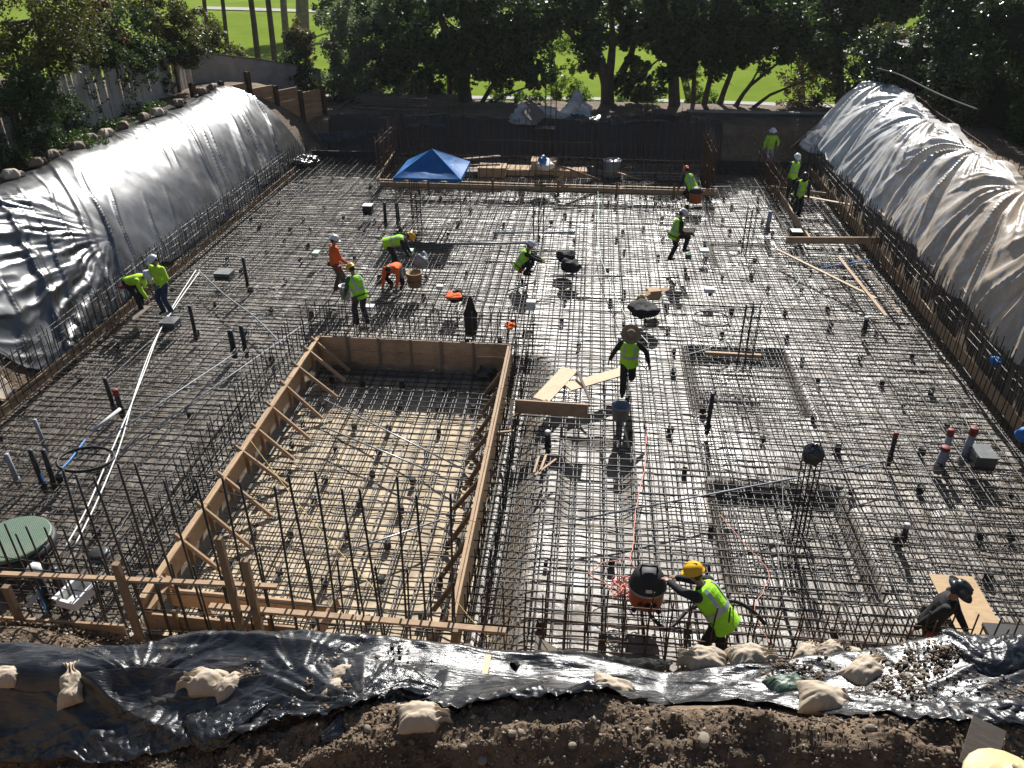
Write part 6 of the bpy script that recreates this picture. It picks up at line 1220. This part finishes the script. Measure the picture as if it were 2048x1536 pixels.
# ------------------------------------------------------------------ near bank timber
def hplank(label, p, q, w_, h_, o0=.03, o1=.03, **k): return plank(label, hit(*p) + Vector((0, 0, o0)), hit(*q) + Vector((0, 0, o1)), w_, h_, **k)
hplank('broken pale stake lying on the black sheet in the middle of the near bank', (977, 1326), (968, 1368), .07, .035, .12, .08, m='plywhite', name='stake', cat='stake'); hplank('small wood stake stuck in the near left black sheet', (456, 1405), (450, 1424), .07, .04, .16, .05, m='plywhite', name='stake', cat='stake'); hplank('short pale stub of wood poking from the black sheet', (814, 1345), (818, 1366), .05, .03, .12, .05, m='plywhite', name='stake', cat='stake')
a0, a1 = hit(1908, 1425) + Vector((0, 0, .06)), hit(1985, 1502) + Vector((0, 0, .22)); plank('weathered plank pointing up the soil beside the tan hard hat', a0, a1, .10, .045, 'oldwood')
a0, a1 = hit(1940, 1482) + Vector((0, 0, .16)), hit(1990, 1522) + Vector((0, 0, .25)); plank('pale sunlit batten beside the weathered plank', a0, a1, .05, .07, 'plywhite')
p0 = hit(1950, 1525); o = B().box((0, 0, 0), (.26, .42, .02)).build('panel', 'oldwood', None, False, p0 + Vector((0, .0, .22))); o.rotation_euler = (rad(28), rad(4), rad(-28)); tag(o, 'small brown wooden panel lying in the soil at the bottom right', 'panel', None, 'thing')
tent = B(); e0, e1, e2 = at(1030, 1300, .5), at(1085, 1318, .5), at(1068, 1282, .95); o = B().box((0, 0, 0), (.75, .5, .02), Matrix.Rotation(rad(38), 3, 'Y')).build('cardboard_sheet', 'oldwood', None, False, Vector((-.15, 8.15, .62))); tag(o, 'folded sheet of card standing at the near edge of the mat', 'cardboard', None, 'thing')
# ------------------------------------------------------------------ rear bank goods
ls = thing('lumber_stack', 'long stack of dark planks lying on the left rear bank', 'lumber stack', hit(812, 212) + Vector((0, .3, 0)))
for k in range(4):
    for j in range(5): B().box((jit(.12), (j - 2) * .26, .09 + k * .11), (5.2 + jit(.15), .24, .07)).build('plank', 'oldwood', ls)
for k in range(4): B().box((-2.1 + k * 1.4, 0, .02), (.09, 1.3, .07)).build('bearer', 'oldwood', ls)
for lb, p, q, w_ in [('long thin plank lying before the lumber stack', (705, 218), (870, 226), .16), ('long plank lying lower on the left rear bank', (760, 240), (892, 231), .18), ('light batten slanting up to the left end of the lumber stack', (674, 222), (703, 202), .12), ('short board lying beyond the oak trunk foot', (880, 234), (946, 238), .14), ('scrap plank on the ground left of the canopy', (650, 322), (700, 318), .12), ('second scrap plank on the ground left of the canopy', (660, 312), (705, 322), .1)]: hplank(lb, p, q, w_, .05, .1, .1, m='oldwood')
bp = hit(1068, 248); o = B().box((0, 0, 0), (.95, 1.5, .04)).build('board', 'oldwood', None, False, bp + Vector((0, 0, .5))); o.rotation_euler = (rad(10), rad(38), rad(-10)); tag(o, 'flat board propped up at a slant on the rear bank', 'board', None, 'thing')
o = B().box((0, 0, 0), (1.0, .6, .03)).build('board', 'steel', None, False, hit(1092, 258) + Vector((0, 0, .12))); o.rotation_euler = (rad(8), 0, rad(-6)); tag(o, 'pale flat board lying in front of the propped one', 'board', None, 'thing')
def crate(label, px, py, s_, rz=0, m='card'):
    t = thing('crate', label, 'crate', at(px, py, 0), rz); B().box((0, 0, s_[2] / 2), s_).build('box', m, t); B().box((0, 0, s_[2] + .012), (s_[0] + .04, s_[1] + .04, .024)).build('lid', m, t); B().box((0, -s_[1] / 2 - .008, s_[2] * .5), (.09, .016, s_[2] * .96)).build('batten', 'wood', t); return t
crate('left tan wooden crate in the rear box', 985, 366, (1.2, .8, .75)); crate('middle low tan crate in the rear box', 1042, 364, (1.2, .8, .62)); crate('right tan crate under white sacks in the rear box', 1088, 362, (1.1, .8, .95)); crate('tan panel crate right of the white sacks in the rear box', 1140, 366, (1.4, .6, .6)); crate('dark brown crate behind the canopy right leg', 945, 362, (.8, .7, .5), .2, 'oldwood')
pile('heap of white papers and sacks on the right tan crate', 1090, 338, .42, .35, 'paper', 31, 'sacks', 'sacks', .95); pile('blue and yellow tool pouch on top of the white sacks', 1084, 326, .2, .3, 'bluetape', 33, 'pouch', 'pouch', 1.25); pile('pale rubble heap in the right part of the rear box', 1265, 362, 1.0, .3, 'rock', 35, 'rubble', 'rubble', 0, .5); pile('second pale rubble heap near the right end of the rear box', 1345, 362, .8, .25, 'rock', 37, 'rubble', 'rubble', 0, .5)
dr = thing('drum', 'dark round drum standing in the rear box', 'drum', at(1222, 366, 0)); B().lathe([(.38, 0), (.40, .05), (.40, 1.0), (.38, 1.02), (.35, .98), (.002, .95)], 24).build('shell', 'boxsteel', dr, True); B().lathe([(.41, .34), (.43, .37), (.41, .40)], 24).build('hoop', 'steel', dr, True); B().lathe([(.41, .98), (.43, 1.0), (.40, 1.03)], 24).build('rim', 'steel', dr, True)
for lb, a, b, z0, z1, m in [('long plank sloping down inside the rear box to the drum', (1118, 332), (1212, 364), 1.3, .2, 'oldwood'), ('second sloping plank beside the first in the rear box', (1128, 334), (1220, 366), 1.2, .15, 'wood'), ('dark board standing behind the canopy, upper one', (928, 318), (1000, 312), 1.0, 1.0, 'rust'), ('dark board standing behind the canopy, lower one', (932, 330), (1000, 328), .8, .8, 'rust'), ('loose stick lying over rubble in the rear box', (1235, 345), (1290, 362), .7, .2, 'wood'), ('short stick pointing down in the rear box', (1105, 372), (1125, 352), .2, .8, 'plywhite')]: pxplank(lb, a, b, .2, .05, z0, z1, m=m)
tf = thing('trench_frame', 'grey-blue open frame standing in the shaded rear right cut', 'frame', at(1475, 287, .6))
for c_, s_ in (((-.95, 0, .3), (.12, .5, .6)), ((.95, 0, .3), (.12, .5, .6)), ((0, 0, .06), (1.78, .4, .1))): B().box(c_, s_).build('beam', 'boxsteel', tf)
plank('long yellow plank leaning up against the corner of the pale sheeting', at(1572, 302, .5), aty(1680, 213, 39.5), .18, .06, 'wood'); plank('short plank crossing the top of the leaning yellow plank', aty(1650, 205, 39.6), aty(1675, 220, 39.4), .14, .05, 'wood')
hose('black cable sagging along the shaded wall above the pale sheeting', [aty(1755, 137, 38), aty(1800, 150, 36), aty(1850, 175, 33), aty(1900, 198, 30), aty(1958, 220, 27.5)], .032, 'block', 'cable', 'cable', 6)
# capped dowels along the fence
caps = [(3, 279), (20, 272), (40, 266), (57, 260), (71, 251), (89, 246), (105, 241), (120, 238), (134, 232), (148, 227), (168, 213), (181, 210), (194, 206), (206, 202), (217, 197), (239, 185), (252, 179)]
for i, (x, y) in enumerate(caps):
    p = at(x, y, 4.15); t = thing('capped_dowel', 'rebar dowel with a flat orange safety cap in front of the picket fence', 'dowel', (p.x, p.y, 3.3), 0, 'orange-capped dowels along the fence')
    B().tube([(0, 0, -.2), (0, 0, .84)], .010, 5).build('bar', 'rust', t); B().lathe([(.02, .76), (.025, .84), (.075, .845), (.075, .868), (.002, .87)], 10).build('cap', 'oranger', t)
fl_ = [at(x, y + 9, 4.0) for x, y in caps]; hose('thin bar tied along the row of orange-capped dowels', fl_, .012, 'rust', 'rail_bar', 'bar', 4, 2)
p = aty(217, 497, 21.5); t = thing('capped_dowel', 'single dowel with an orange cap standing among bars under the black tarp', 'dowel', (p.x, p.y, .1)); B().tube([(0, 0, 0), (0, 0, p.z - .1)], .010, 5).build('bar', 'rust', t); B().lathe([(.02, p.z - .2), (.08, p.z - .1), (.08, p.z - .07), (.002, p.z - .07)], 10).build('cap', 'oranger', t)
wall_cage('row of short rebar pins along the ridge of the pale sheeting', (12.35, 21.5), (13.75, 40.2), 3.45, 3.95, .45, (.3,), (0,), .08)
# ------------------------------------------------------------------ air
hz = B(); hz.box((0, 158, 7.6), (400, 362, 25.8))
me = mesh_from('haze', hz.V, hz.F); k = bpy.data.materials.new('hazy_air'); k.use_nodes = True; k.node_tree.nodes.clear()
pv = k.node_tree.nodes.new('ShaderNodeVolumePrincipled'); pv.inputs['Color'].default_value = (0.93, 0.96, 1.0, 1); pv.inputs['Density'].default_value = 0.00018; pv.inputs['Anisotropy'].default_value = 0.35
mo = k.node_tree.nodes.new('ShaderNodeOutputMaterial'); k.node_tree.links.new(pv.outputs[0], mo.inputs['Volume'])
tag(link('haze', me, k), kind='stuff')
